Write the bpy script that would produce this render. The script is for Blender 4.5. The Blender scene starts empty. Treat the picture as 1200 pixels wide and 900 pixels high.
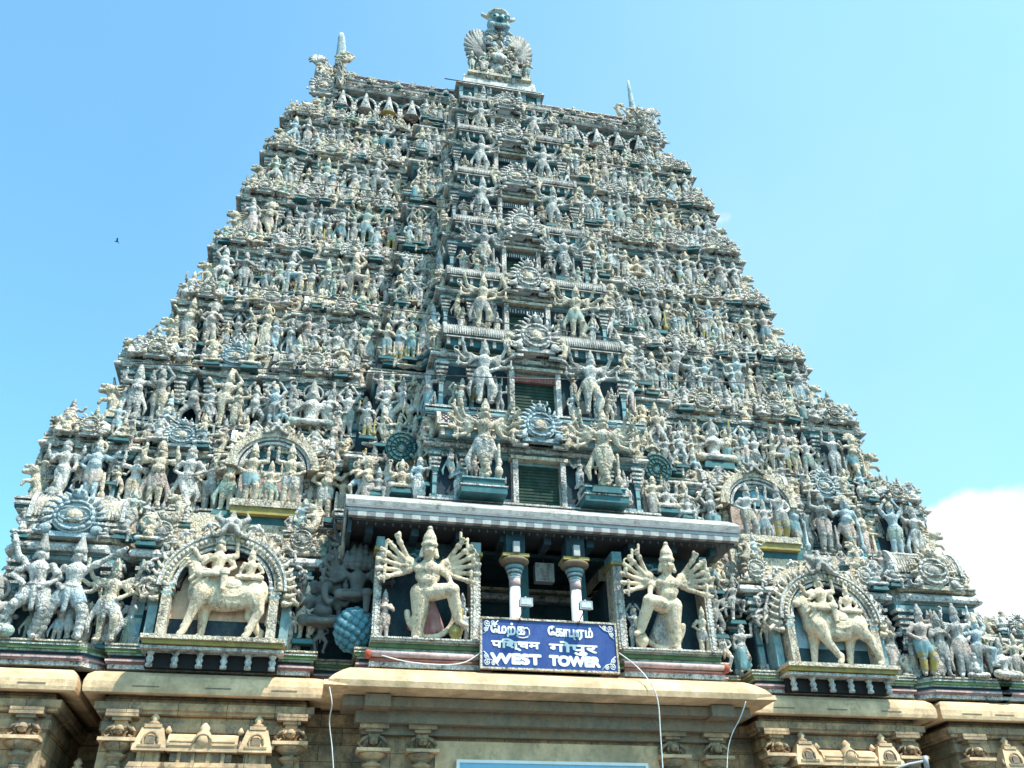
import bpy, bmesh, math, random
import numpy as np
from mathutils import Vector, Matrix, noise
random.seed(7)
PI = math.pi
SC = bpy.context.scene
COL = SC.collection

# ------------------------------------------------------------------ camera
YAW, PITCH, ROLL = (math.radians(a) for a in (12.689, 32.836, -1.3556))
CAM = Vector((-6.94, -27.5, 1.6))
fw = Vector((math.sin(YAW)*math.cos(PITCH), math.cos(YAW)*math.cos(PITCH), math.sin(PITCH)))
rt = Vector((math.cos(YAW), -math.sin(YAW), 0)); up = rt.cross(fw)
rt, up = rt*math.cos(ROLL)+up*math.sin(ROLL), up*math.cos(ROLL)-rt*math.sin(ROLL)
cd = bpy.data.cameras.new('camera'); cam = bpy.data.objects.new('camera', cd); COL.objects.link(cam)
cd.sensor_width = 36; cd.lens = 36*1077.3/1200; cd.clip_end = 3000
M = Matrix((rt, up, -fw)).transposed().to_4x4(); M.translation = CAM
cam.matrix_world = M; SC.camera = cam

# ------------------------------------------------------------------ world and sun
SUN_AZ, SUN_EL = math.radians(42), math.radians(60)
sd = Vector((math.sin(SUN_AZ)*math.cos(SUN_EL), -math.cos(SUN_AZ)*math.cos(SUN_EL), math.sin(SUN_EL)))
W = bpy.data.worlds.new('World'); SC.world = W; W.use_nodes = True
nt = W.node_tree; N = nt.nodes; L = nt.links
bg = N['Background']; sky = N.new('ShaderNodeTexSky'); sky.sky_type = 'NISHITA'; sky.sun_disc = False
sky.sun_elevation = SUN_EL; sky.sun_rotation = math.atan2(sd.x, sd.y)
sky.air_density = 1.0; sky.dust_density = 1.2; sky.ozone_density = 1.6
tc = N.new('ShaderNodeTexCoord')
def vdot(v):
    n = N.new('ShaderNodeVectorMath'); n.operation = 'DOT_PRODUCT'; L.new(tc.outputs['Generated'], n.inputs[0]); n.inputs[1].default_value = v; return n.outputs['Value']
def wmath(op, a, b=None, clamp=False):
    n = N.new('ShaderNodeMath'); n.operation = op; n.use_clamp = clamp
    for i, q in enumerate((a, b)):
        if q is None: continue
        if isinstance(q, (int, float)): n.inputs[i].default_value = q
        else: L.new(q, n.inputs[i])
    return n.outputs[0]
def wmap(v, a, b, c=0., d=1.):
    n = N.new('ShaderNodeMapRange'); n.interpolation_type = 'SMOOTHSTEP'
    L.new(v, n.inputs[0]); n.inputs[1].default_value = a; n.inputs[2].default_value = b; n.inputs[3].default_value = c; n.inputs[4].default_value = d
    return n.outputs[0]
def pixdir(px, py): return ((px-600)/1077.3*rt-(py-450)/1077.3*up+fw).normalized()
def wnoise(s, det=6, rough=.6, off=(0,0,0)):
    mp = N.new('ShaderNodeMapping'); L.new(tc.outputs['Generated'], mp.inputs[0]); mp.inputs['Location'].default_value = off; mp.inputs['Scale'].default_value = (1, 1, 1.4)
    n = N.new('ShaderNodeTexNoise'); n.inputs['Scale'].default_value = s; n.inputs['Detail'].default_value = det; n.inputs['Roughness'].default_value = rough
    L.new(mp.outputs[0], n.inputs['Vector']); return n.outputs[0]
SKYK = 0.15
# pale the sky a little everywhere, more towards the right side (thin high cloud)
pale = wmap(vdot(pixdir(1150, 520)), .62, 1.0, 0., 1.)
veil = wmath('MULTIPLY', wmath('ADD', wmath('MULTIPLY', pale, .34), .06), wmap(wnoise(1.6, 4, .55), .25, .75, .6, 1.15), True)
tint = N.new('ShaderNodeMix'); tint.data_type = 'RGBA'; tint.blend_type = 'MULTIPLY'; tint.inputs[0].default_value = 1
L.new(sky.outputs[0], tint.inputs[6]); tint.inputs[7].default_value = (1.0, 1.68, 1.62, 1)
m1 = N.new('ShaderNodeMix'); m1.data_type = 'RGBA'
L.new(veil, m1.inputs[0]); L.new(tint.outputs[2], m1.inputs[6]); m1.inputs[7].default_value = (3.0, 4.5, 5.6, 1)
cl_n = wnoise(11, 10, .62, (3.1, 1.7, .4))
def blob(px, py, r0, r1): return wmap(vdot(pixdir(px, py)), math.cos(r0), math.cos(r1), 0., 1.)
b1 = blob(1225, 760, .20, .07); b1b = blob(1200, 655, .07, .02); b2 = wmath('MULTIPLY', blob(845, 262, .03, .0), .42)
mask = wmath('MAXIMUM', wmath('MAXIMUM', b1, b1b), b2)
mask = wmap(wmath('ADD', wmath('MULTIPLY', cl_n, .9), mask), .82, 1.02)
m2 = N.new('ShaderNodeMix'); m2.data_type = 'RGBA'
L.new(mask, m2.inputs[0]); L.new(m1.outputs[2], m2.inputs[6]); 
ccol = N.new('ShaderNodeMix'); ccol.data_type = 'RGBA'; L.new(wmap(cl_n, .35, .65), ccol.inputs[0])
ccol.inputs[6].default_value = (4.0, 4.5, 5.0, 1); ccol.inputs[7].default_value = (4.9, 5.0, 5.1, 1)
L.new(ccol.outputs[2], m2.inputs[7]); L.new(m2.outputs[2], bg.inputs[0]); bg.inputs[1].default_value = SKYK
sl = bpy.data.lights.new('sun', 'SUN'); so = bpy.data.objects.new('sun', sl); COL.objects.link(so)
sl.energy = 5.0; sl.angle = math.radians(.5); sl.color = (1, .93, .82)
so.rotation_euler = (-sd).to_track_quat('-Z', 'Y').to_euler(); so.location = (30, -60, 80)
vs = SC.view_settings; vs.view_transform = 'Standard'; vs.look = 'None'; vs.gamma = 1; vs.use_curve_mapping = False; vs.exposure = 0.64
SC.cycles.max_bounces = 5; SC.cycles.diffuse_bounces = 3

# ------------------------------------------------------------------ materials
MATS = {}
def mat(name, col, var=.25, dirt=.5, dcol=(.10, .095, .085), rough=.85, bump=.55, scale=1.0, streak=True, alt=None, altamt=.5, metallic=0, carve=0., joint=0.):
    """painted and weathered stucco or stone: base colour, mottling, soot and lichen patches at world scale"""
    m = bpy.data.materials.new(name); m.use_nodes = True; t = m.node_tree; n = t.nodes; l = t.links
    bs = n['Principled BSDF']; bs.inputs['Roughness'].default_value = rough; bs.inputs['Metallic'].default_value = metallic
    geo = n.new('ShaderNodeNewGeometry')
    def ns(s, det=5, r=.6, sc=(1, 1, 1), off=0):
        mp = n.new('ShaderNodeMapping'); l.new(geo.outputs['Position'], mp.inputs[0]); mp.inputs['Scale'].default_value = sc; mp.inputs['Location'].default_value = (off, off*.7, off*1.3)
        k = n.new('ShaderNodeTexNoise'); k.inputs['Scale'].default_value = s; k.inputs['Detail'].default_value = det; k.inputs['Roughness'].default_value = r
        l.new(mp.outputs[0], k.inputs['Vector']); return k.outputs[0]
    def mr(v, a, b, c, d):
        k = n.new('ShaderNodeMapRange'); l.new(v, k.inputs[0])
        for i, q in enumerate((a, b, c, d)): k.inputs[i+1].default_value = q
        return k.outputs[0]
    def mix(f, a, b, mode='MIX'):
        k = n.new('ShaderNodeMix'); k.data_type = 'RGBA'; k.blend_type = mode
        for i, q in ((0, f), (6, a), (7, b)):
            if isinstance(q, (int, float)): k.inputs[i].default_value = q
            elif isinstance(q, tuple): k.inputs[i].default_value = (*q, 1)
            else: l.new(q, k.inputs[i])
        return k.outputs[2]
    c = col
    if alt: c = mix(mr(ns(1.3*scale, 4, .5, off=5.), .42, .6, 0, altamt), c, alt)
    v = mr(ns(5*scale, 6, .65), .3, .7, 1-var, 1+var*.6)
    vv = n.new('ShaderNodeCombineXYZ'); [l.new(v, vv.inputs[i]) for i in range(3)]
    c = mix(1., c, vv.outputs[0], 'MULTIPLY')
    if dirt > 0:
        d1 = mr(ns(2.6*scale, 8, .75, (1, 1, .4) if streak else (1, 1, 1), 11.), .46, .60, 0, 1)
        d2 = mr(ns(13*scale, 4, .65, off=23.), .38, .58, .15, 1)
        k = n.new('ShaderNodeMath'); k.operation = 'MULTIPLY'; l.new(d1, k.inputs[0]); l.new(d2, k.inputs[1])
        k2 = n.new('ShaderNodeMath'); k2.operation = 'MULTIPLY'; l.new(k.outputs[0], k2.inputs[0]); k2.inputs[1].default_value = dirt
        c = mix(k2.outputs[0], c, dcol)
    vor = None
    if carve:   # fine modelled relief; grooves coloured darker for soot and crevice shade
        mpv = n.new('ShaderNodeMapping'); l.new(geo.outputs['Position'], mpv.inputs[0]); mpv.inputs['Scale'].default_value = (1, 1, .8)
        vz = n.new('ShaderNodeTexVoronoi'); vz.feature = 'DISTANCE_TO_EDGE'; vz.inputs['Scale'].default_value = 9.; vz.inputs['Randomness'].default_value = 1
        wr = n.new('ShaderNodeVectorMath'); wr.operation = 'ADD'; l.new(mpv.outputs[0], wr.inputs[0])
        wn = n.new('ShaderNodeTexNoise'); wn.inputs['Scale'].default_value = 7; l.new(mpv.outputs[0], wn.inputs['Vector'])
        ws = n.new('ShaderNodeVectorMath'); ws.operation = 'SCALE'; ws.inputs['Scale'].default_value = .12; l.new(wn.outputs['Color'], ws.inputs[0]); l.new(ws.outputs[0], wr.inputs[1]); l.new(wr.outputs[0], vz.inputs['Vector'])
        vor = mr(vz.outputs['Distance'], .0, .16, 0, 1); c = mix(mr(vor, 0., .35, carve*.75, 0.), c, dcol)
    if joint:   # mortar joints between the blocks
        sx_ = n.new('ShaderNodeSeparateXYZ'); l.new(geo.outputs['Position'], sx_.inputs[0]); cb_ = n.new('ShaderNodeCombineXYZ'); l.new(sx_.outputs[0], cb_.inputs[0]); l.new(sx_.outputs[2], cb_.inputs[1])
        br = n.new('ShaderNodeTexBrick'); l.new(cb_.outputs[0], br.inputs['Vector']); br.inputs['Scale'].default_value = 1; br.inputs['Brick Width'].default_value = 1.3; br.inputs['Row Height'].default_value = .46; br.inputs['Mortar Size'].default_value = .012; br.inputs['Color1'].default_value = (1, 1, 1, 1); br.inputs['Color2'].default_value = (.78, .76, .72, 1); br.inputs['Mortar'].default_value = (.22, .2, .18, 1)
        c = mix(joint, c, br.outputs[0], 'MULTIPLY')
    l.new(c, bs.inputs['Base Color']) if not isinstance(c, tuple) else None
    if bump:
        b = n.new('ShaderNodeBump'); b.inputs['Strength'].default_value = bump; b.inputs['Distance'].default_value = .05
        hgt = ns(22*scale, 6, .7, off=3.)
        if vor is not None:
            ad = n.new('ShaderNodeMath'); ad.operation = 'MULTIPLY_ADD'; l.new(vor, ad.inputs[0]); ad.inputs[1].default_value = carve*1.2; l.new(hgt, ad.inputs[2]); hgt = ad.outputs[0]
        l.new(hgt, b.inputs['Height']); l.new(b.outputs[0], bs.inputs['Normal'])
    MATS[name] = m; return m
mat('white', (.72, .68, .62), alt=(.46, .45, .42), dirt=.95, dcol=(.045, .045, .042), carve=.75)
mat('cream', (.70, .58, .42), alt=(.56, .53, .46), dirt=.9, dcol=(.05, .045, .035), carve=.7)
mat('grey', (.34, .33, .30), alt=(.56, .53, .48), dirt=.85, dcol=(.05, .05, .045), carve=.5)
mat('bluish', (.40, .52, .56), alt=(.62, .62, .58), dirt=.8, dcol=(.05, .06, .065), carve=.5)
mat('pinkish', (.62, .48, .41), alt=(.60, .56, .50), dirt=.8, dcol=(.06, .05, .045), carve=.5)
mat('greenish', (.34, .45, .38), alt=(.56, .54, .47), dirt=.8, dcol=(.05, .06, .05), carve=.5)
mat('cream_plain', (.78, .62, .43), alt=(.68, .56, .42), dirt=.75, dcol=(.10, .08, .06), carve=.3, var=.25)
mat('tan_back', (.66, .46, .32), alt=(.5, .4, .3), dirt=.4)
mat('pale_blue_back', (.22, .40, .48), alt=(.4, .5, .52), dirt=.4)
mat('charcoal', (.10, .105, .10), alt=(.17, .18, .17), dirt=.3)
mat('teal', (.02, .11, .13), alt=(.06, .19, .20), dirt=.35)
mat('teal_dark', (.008, .032, .045), alt=(.014, .07, .085), dirt=.3)
mat('green', (.005, .035, .022), alt=(.015, .06, .04), dirt=.35)
mat('aqua', (.16, .34, .37), alt=(.40, .46, .46), dirt=.6)
mat('blue_wall', (.008, .030, .05), alt=(.02, .085, .10), dirt=.5)
mat('gold', (.42, .32, .08), alt=(.3, .25, .12), dirt=.5)
mat('grass_green', (.08, .15, .05), alt=(.2, .26, .1), dirt=.4)
mat('rose', (.27, .09, .08), alt=(.45, .3, .27), dirt=.5)
mat('pale_rose', (.60, .42, .40), dirt=.5)
mat('ball_blue', (.06, .19, .24), alt=(.2, .4, .45), dirt=.3)
mat('stone', (.58, .39, .22), alt=(.22, .17, .12), altamt=.8, joint=.8, dirt=.9, var=.35, dcol=(.16, .13, .09))
mat('stone_plain', (.76, .51, .30), alt=(.42, .29, .17), altamt=.8, dirt=.55, var=.25, bump=.4, dcol=(.25, .18, .1), scale=.5)
mat('stone_grey', (.26, .18, .11), alt=(.2, .18, .14), dirt=.6)
mat('roof_white', (.42, .41, .38), alt=(.42, .41, .38), dirt=.8, streak=False)
mat('fascia_white', (.46, .46, .44), dirt=.55, dcol=(.3, .3, .29))
mat('fascia_grey', (.22, .22, .23), dirt=.3)
mat('black', (.012, .012, .014), dirt=0, bump=0)
mat('lattice_dark', (.06, .04, .04), dirt=.3)
mat('lattice_pink', (.60, .50, .46), dirt=.5)
mat('column_white', (.72, .75, .76), dirt=.2, var=.08)
mat('orange_red', (.40, .08, .04), dirt=.4)
mat('sign_blue', (.006, .04, .20), alt=(.012, .07, .30), dirt=.3, var=.2, rough=.45, bump=0, dcol=(.1, .12, .3))
mat('sign_white', (.78, .78, .76), dirt=.15, var=.06, bump=0, dcol=(.4, .4, .4))
mat('metal_dark', (.05, .05, .055), dirt=0, rough=.5, bump=0)
mat('metal_grey', (.35, .36, .37), dirt=.2, rough=.45, bump=0)
mat('glass_grey', (.55, .58, .6), dirt=.1, rough=.2, bump=0)
mat('cable_white', (.72, .72, .70), dirt=.2, bump=0)
mat('board_blue', (.22, .45, .62), dirt=.1, var=.08, bump=0)
mat('asphalt', (.055, .055, .055), dirt=.3, scale=.4, streak=False)
mat('paving', (.26, .25, .23), dirt=.4, scale=.4, streak=False)

# ------------------------------------------------------------------ mesh builder
class MB:
    def __init__(s): s.v = []; s.f = []; s.m = []; s.names = []; s.cur = 0; s.sm = []
    def use(s, name):
        if name not in s.names: s.names.append(name)
        s.cur = s.names.index(name); return s
    def add(s, vs, fs, smooth=False):
        o = len(s.v); s.v += [tuple(v) for v in vs]
        for f in fs: s.f.append([i+o for i in f]); s.m.append(s.cur); s.sm.append(smooth)
        return s
    def box(s, x0, x1, y0, y1, z0, z1, tx=0, ty=0):
        """tx, ty: how much the top is inset (or flared if negative)"""
        vs = [(x0, y0, z0), (x1, y0, z0), (x1, y1, z0), (x0, y1, z0), (x0+tx, y0+ty, z1), (x1-tx, y0+ty, z1), (x1-tx, y1-ty, z1), (x0+tx, y1-ty, z1)]
        return s.add(vs, [(3, 2, 1, 0), (4, 5, 6, 7), (0, 1, 5, 4), (1, 2, 6, 5), (2, 3, 7, 6), (3, 0, 4, 7)])
    def lathe(s, c, prof, n=10, sx=1, sy=1, smooth=True):
        vs = []; fs = []
        for (r, z) in prof:
            for k in range(n):
                a = 2*PI*(k+.5)/n; vs.append((c[0]+r*sx*math.cos(a), c[1]+r*sy*math.sin(a), c[2]+z))
        for j in range(len(prof)-1):
            for k in range(n):
                fs.append((j*n+k, j*n+(k+1) % n, (j+1)*n+(k+1) % n, (j+1)*n+k))
        fs.append(tuple(range(n))[::-1]); fs.append(tuple((len(prof)-1)*n+k for k in range(n)))
        return s.add(vs, fs, smooth)
    def tube(s, pts, r, n=6, smooth=True, r1=None):
        pts = [Vector(p) for p in pts]; vs = []; fs = []; K = len(pts)
        for i, p in enumerate(pts):
            d = (pts[min(i+1, K-1)]-pts[max(i-1, 0)]).normalized()
            a = Vector((0, 0, 1)) if abs(d.z) < .9 else Vector((0, 1, 0))
            u = d.cross(a).normalized(); w = d.cross(u)
            rr = r if r1 is None else r+(r1-r)*i/(K-1)
            for k in range(n):
                t = 2*PI*k/n; vs.append(p+(u*math.cos(t)+w*math.sin(t))*rr)
        for i in range(K-1):
            for k in range(n): fs.append((i*n+k, i*n+(k+1) % n, (i+1)*n+(k+1) % n, (i+1)*n+k))
        fs.append(tuple(range(n))[::-1]); fs.append(tuple((K-1)*n+k for k in range(n)))
        return s.add(vs, fs, smooth)
    def ell(s, c, r, n=8, m=6):
        vs = [(c[0], c[1], c[2]-r[2])]; fs = []
        for j in range(1, m):
            b = -PI/2+PI*j/m
            for k in range(n):
                a = 2*PI*k/n; vs.append((c[0]+r[0]*math.cos(b)*math.cos(a), c[1]+r[1]*math.cos(b)*math.sin(a), c[2]+r[2]*math.sin(b)))
        vs.append((c[0], c[1], c[2]+r[2])); T = len(vs)-1
        for k in range(n):
            fs.append((0, 1+(k+1) % n, 1+k)); fs.append((T, T-n+k, T-n+(k+1) % n))
        for j in range(m-2):
            for k in range(n): fs.append((1+j*n+k, 1+j*n+(k+1) % n, 1+(j+1)*n+(k+1) % n, 1+(j+1)*n+k))
        return s.add(vs, fs, True)
    def sweep(s, plan, prof, closed=True):
        n = len(plan); K = len(prof); vs = []; fs = []
        for i in range(n):
            p = Vector(plan[i]); a = Vector(plan[i-1]); b = Vector(plan[(i+1) % n])
            d1 = (p-a); d2 = (b-p)
            if not closed and i == 0: d1 = d2
            if not closed and i == n-1: d2 = d1
            d1.normalize(); d2.normalize()
            n1 = Vector((d1.y, -d1.x)); n2 = Vector((d2.y, -d2.x)); o = n1 if (n1-n2).length < .01 else n1+n2
            for (r, z) in prof: vs.append((p.x+o.x*r, p.y+o.y*r, z))
        for i in range(n if closed else n-1):
            j = (i+1) % n
            for k in range(K-1): fs.append((i*K+k, j*K+k, j*K+k+1, i*K+k+1))
        return s.add(vs, fs)
    def prism(s, prof, x0, x1):
        """profile in (y,z), extruded along x"""
        n = len(prof); vs = [(x0, y, z) for y, z in prof]+[(x1, y, z) for y, z in prof]
        fs = [(i, (i+1) % n, n+(i+1) % n, n+i) for i in range(n)]+[tuple(range(n))[::-1], tuple(range(n, 2*n))]
        return s.add(vs, fs)
    def plate(s, prof, y0, y1, c=(0, 0, 0), smooth=False):
        """outline in (x,z), thickness along y; y0 front"""
        n = len(prof); vs = [(c[0]+x, c[1]+y0, c[2]+z) for x, z in prof]+[(c[0]+x, c[1]+y1, c[2]+z) for x, z in prof]
        fs = [(i, n+i, n+(i+1) % n, (i+1) % n) for i in range(n)]+[tuple(range(n)), tuple(range(n, 2*n))[::-1]]
        return s.add(vs, fs, smooth)
    def mesh(s, name):
        me = bpy.data.meshes.new(name); me.from_pydata(s.v, [], s.f); me.polygons.foreach_set('material_index', s.m); me.polygons.foreach_set('use_smooth', s.sm)
        for k in s.names: me.materials.append(MATS[k])
        me.validate(); me.update()
        bm = bmesh.new(); bm.from_mesh(me); bmesh.ops.recalc_face_normals(bm, faces=bm.faces) if len(bm.faces) < 60000 else None; bm.to_mesh(me); bm.free()
        return me
    def obj(s, name, parent=None, loc=None):
        o = bpy.data.objects.new(name, s.mesh(name)); COL.objects.link(o); o.parent = parent
        if loc: o.location = loc
        return o
def thing(name, label, cat, loc=(0, 0, 0), group=None):
    o = bpy.data.objects.new(name, None); COL.objects.link(o); o.location = loc; o['label'] = label; o['category'] = cat; o.empty_display_size = .3
    if group: o['group'] = group
    return o
def merge(items, name, parent=None):
    """items: (mesh, matrix, [material,...]) joined into one object"""
    V = []; F = []; MI = []; SM = []; mats = []; off = 0
    for me, mx, ml in items:
        n = len(me.vertices); co = np.empty(n*3, dtype=np.float32); me.vertices.foreach_get('co', co); co = co.reshape(-1, 3)
        A = np.array(mx)[:3]; V.append(co @ A[:, :3].T+A[:, 3])
        idx = []
        for m_ in ml:
            if m_ not in mats: mats.append(m_)
            idx.append(mats.index(m_))
        for p in me.polygons: F.append([i+off for i in p.vertices]); MI.append(idx[p.material_index]); SM.append(p.use_smooth)
        off += n
    me = bpy.data.meshes.new(name); me.from_pydata(np.concatenate(V).tolist(), [], F)
    me.polygons.foreach_set('material_index', MI); me.polygons.foreach_set('use_smooth', SM)
    for m_ in mats: me.materials.append(m_)
    o = bpy.data.objects.new(name, me); COL.objects.link(o); o.parent = parent; return o
# ------------------------------------------------------------------ sculpted figures
TAGS = ['body', 'cloth', 'crown', 'prop']
def Cp(a, b, r0, r1=None, t=0): return ('c', Vector(a), Vector(b), r0, r0 if r1 is None else r1, t)
def El(c, r, t=0): return ('e', Vector(c), Vector(r) if not isinstance(r, (int, float)) else Vector((r, r, r)), 0, 0, t)
def ring(c, rx, ry, r, t, n=10, ax='z'):
    P = []
    for k in range(n):
        a, b = 2*PI*k/n, 2*PI*(k+1)/n
        def q(u):
            if ax == 'z': return (c[0]+rx*math.cos(u), c[1]+ry*math.sin(u), c[2])
            return (c[0]+rx*math.cos(u), c[1], c[2]+ry*math.sin(u))
        P.append(Cp(q(a), q(b), r, r, t))
    return P
def prim_mesh(P):
    mb = MB()
    for k, a, b, r0, r1, t in P:
        if k == 'e': mb.ell(a, b, 12, 8)
        else:
            d = b-a; ln = max(d.length, 1e-4); d = d/ln
            u = d.cross(Vector((0, 0, 1)) if abs(d.z) < .9 else Vector((0, 1, 0))).normalized(); w = d.cross(u)
            prof = [(math.sin(x)*r0, -math.cos(x)*r0) for x in (.02, .6, 1.1)]+[(r0, 0), (r1, ln)]+[(math.cos(x)*r1, ln+math.sin(x)*r1) for x in (.5, 1., 1.55)]
            vs = []; fs = []; n = 10
            for (r, z) in prof:
                for q in range(n):
                    an = 2*PI*q/n; vs.append(a+d*z+(u*math.cos(an)+w*math.sin(an))*r)
            for j in range(len(prof)-1):
                for q in range(n): fs.append((j*n+q, j*n+(q+1) % n, (j+1)*n+(q+1) % n, (j+1)*n+q))
            fs.append(tuple(range(n))[::-1]); fs.append(tuple((len(prof)-1)*n+q for q in range(n)))
            mb.add(vs, fs)
    me = bpy.data.meshes.new('tmp'); me.from_pydata(mb.v, [], mb.f)
    bm = bmesh.new(); bm.from_mesh(me); bmesh.ops.recalc_face_normals(bm, faces=bm.faces); bm.to_mesh(me); bm.free()
    return me
def sculpt(name, P, voxel=.012, target=2600, fat=1.17):
    """fuse the primitives into one continuous skin, thin it, and remember which face came from what"""
    P = [(k, a*1.0, b*(1. if k == 'c' else 1+(fat-1)*.55), r0*fat, r1*fat, t) for k, a, b, r0, r1, t in P]
    me = prim_mesh(P); o = bpy.data.objects.new('tmp', me); COL.objects.link(o)
    r = o.modifiers.new('r', 'REMESH'); r.mode = 'VOXEL'; r.voxel_size = voxel
    dg = bpy.context.evaluated_depsgraph_get(); dg.update()
    m1 = bpy.data.meshes.new_from_object(o.evaluated_get(dg)); nf = len(m1.polygons)
    d = o.modifiers.new('d', 'DECIMATE'); d.ratio = min(1, target/(2*max(nf, 1)))
    dg = bpy.context.evaluated_depsgraph_get(); dg.update()
    m2 = bpy.data.meshes.new_from_object(o.evaluated_get(dg)); bpy.data.objects.remove(o)
    n = len(m2.polygons); c = np.empty(n*3); m2.polygons.foreach_get('center', c); c = c.reshape(-1, 3)
    best = np.full(n, 1e9); tag = np.zeros(n, dtype=np.int32)
    for k, a, b, r0, r1, t in P:
        a = np.array(a)
        if k == 'e':
            rr = np.array(b); dist = (np.linalg.norm((c-a)/rr, axis=1)-1)*rr.min()
        else:
            b = np.array(b); ab = b-a; q = np.clip(((c-a)@ab)/max(ab@ab, 1e-9), 0, 1); dist = np.linalg.norm(c-a-q[:, None]*ab, axis=1)-(r0+(r1-r0)*q)
        w = dist < best; best[w] = dist[w]; tag[w] = t
    m2.name = name; m2.materials.clear()
    for k in ('cream', 'aqua', 'cream', 'grey'): m2.materials.append(MATS[k])
    m2.polygons.foreach_set('material_index', tag.tolist())
    m2.polygons.foreach_set('use_smooth', [True]*n)
    m2.update()
    return m2
def islands(fs):
    par = {}
    def find(v):
        while par[v] != v: par[v] = par[par[v]]; v = par[v]
        return v
    for f in fs:
        for v in f: par.setdefault(v, v)
        r = find(f[0])
        for v in f[1:]: par[find(v)] = r
    g = {}
    for f in fs: g.setdefault(find(f[0]), []).append(f)
    return sorted(g.values(), key=len, reverse=True)
def split_tags(me):
    """one mesh per tag (body, cloth, crown, prop); crumbs of a tag stay with the body"""
    out = {}
    n = len(me.vertices); co = np.empty(n*3); me.vertices.foreach_get('co', co); co = co.reshape(-1, 3)
    by = {}
    for p in me.polygons: by.setdefault(p.material_index, []).append(tuple(p.vertices))
    for t in (1, 2, 3):
        if t not in by: continue
        isl = islands(by[t]); by[t] = isl[0] if len(isl[0]) > 25 else []
        for k in (isl[1:] if by[t] else isl): by.setdefault(0, []).extend(k)
    by[0] = [tuple(p.vertices) for p in me.polygons]
    nr = np.empty(n*3); me.vertices.foreach_get('normal', nr); nr = nr.reshape(-1, 3)
    for t, fs in by.items():
        if len(fs) < 12: continue
        ids = sorted({i for f in fs for i in f}); mp = {v: i for i, v in enumerate(ids)}
        m = bpy.data.meshes.new(me.name+'_'+TAGS[t]); m.from_pydata((co[ids]+(nr[ids]*.006 if t else 0)).tolist(), [], [[mp[i] for i in f] for f in fs])
        m.polygons.foreach_set('use_smooth', [True]*len(fs)); m.materials.append(MATS['cream']); m.update(); out[t] = m
    return out

def hand(P, h, d, s=1., t=0):
    """palm, four fingers of unequal length and a thumb, pointing along d"""
    h = Vector(h); d = Vector(d).normalized(); sd_ = d.cross(Vector((0, 1, 0))); sd_ = sd_.normalized() if sd_.length > .1 else Vector((1, 0, 0))
    P.append(Cp(h-d*.01, h+d*.022*s, .017*s, .019*s, t))
    for i, ln in enumerate((.030, .036, .034, .027)):
        b = h+d*.026*s+sd_*(i-1.5)*.0105*s; m = b+d*ln*.6*s; P.append(Cp(b, m, .0065*s, .006*s, t)); P.append(Cp(m, m+d*ln*.4*s+Vector((0, -.009*s, 0)), .006*s, .005*s, t))
    P.append(Cp(h-sd_*.015*s, h-sd_*.032*s+d*.022*s, .0065*s, .0055*s, t))
def arm(P, sh, el, hd, r=.028, fine=False, item=None):
    P.append(Cp(sh, el, r*1.1, r*.85)); P.append(Cp(el, hd, r*.85, r*.62))
    sh, el, hd = Vector(sh), Vector(el), Vector(hd); d = (hd-el).normalized()
    for q in (.55,): 
        c = sh.lerp(el, q); P.append(Cp(c-(el-sh).normalized()*.008, c+(el-sh).normalized()*.008, r*1.25, t=2))
    c = el.lerp(hd, .85); P.append(Cp(c-d*.006, c+d*.006, r*.95, t=2))
    if fine: hand(P, hd, d)
    else: P.append(El(hd+d*.015, (.023, .018, .023)))
    if item == 'rod': P.append(Cp(hd+Vector((0, -.012, -.05)), hd+Vector((0, -.012, .10)), .009, .013, 3))
    elif item == 'disc': P.extend(ring(hd+Vector((0, 0, .05)), .034, .034, .008, 3, 8, 'y'))
    elif item == 'bud': P.append(El(hd+Vector((0, -.01, .045)), (.018, .018, .032), 3))
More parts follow.
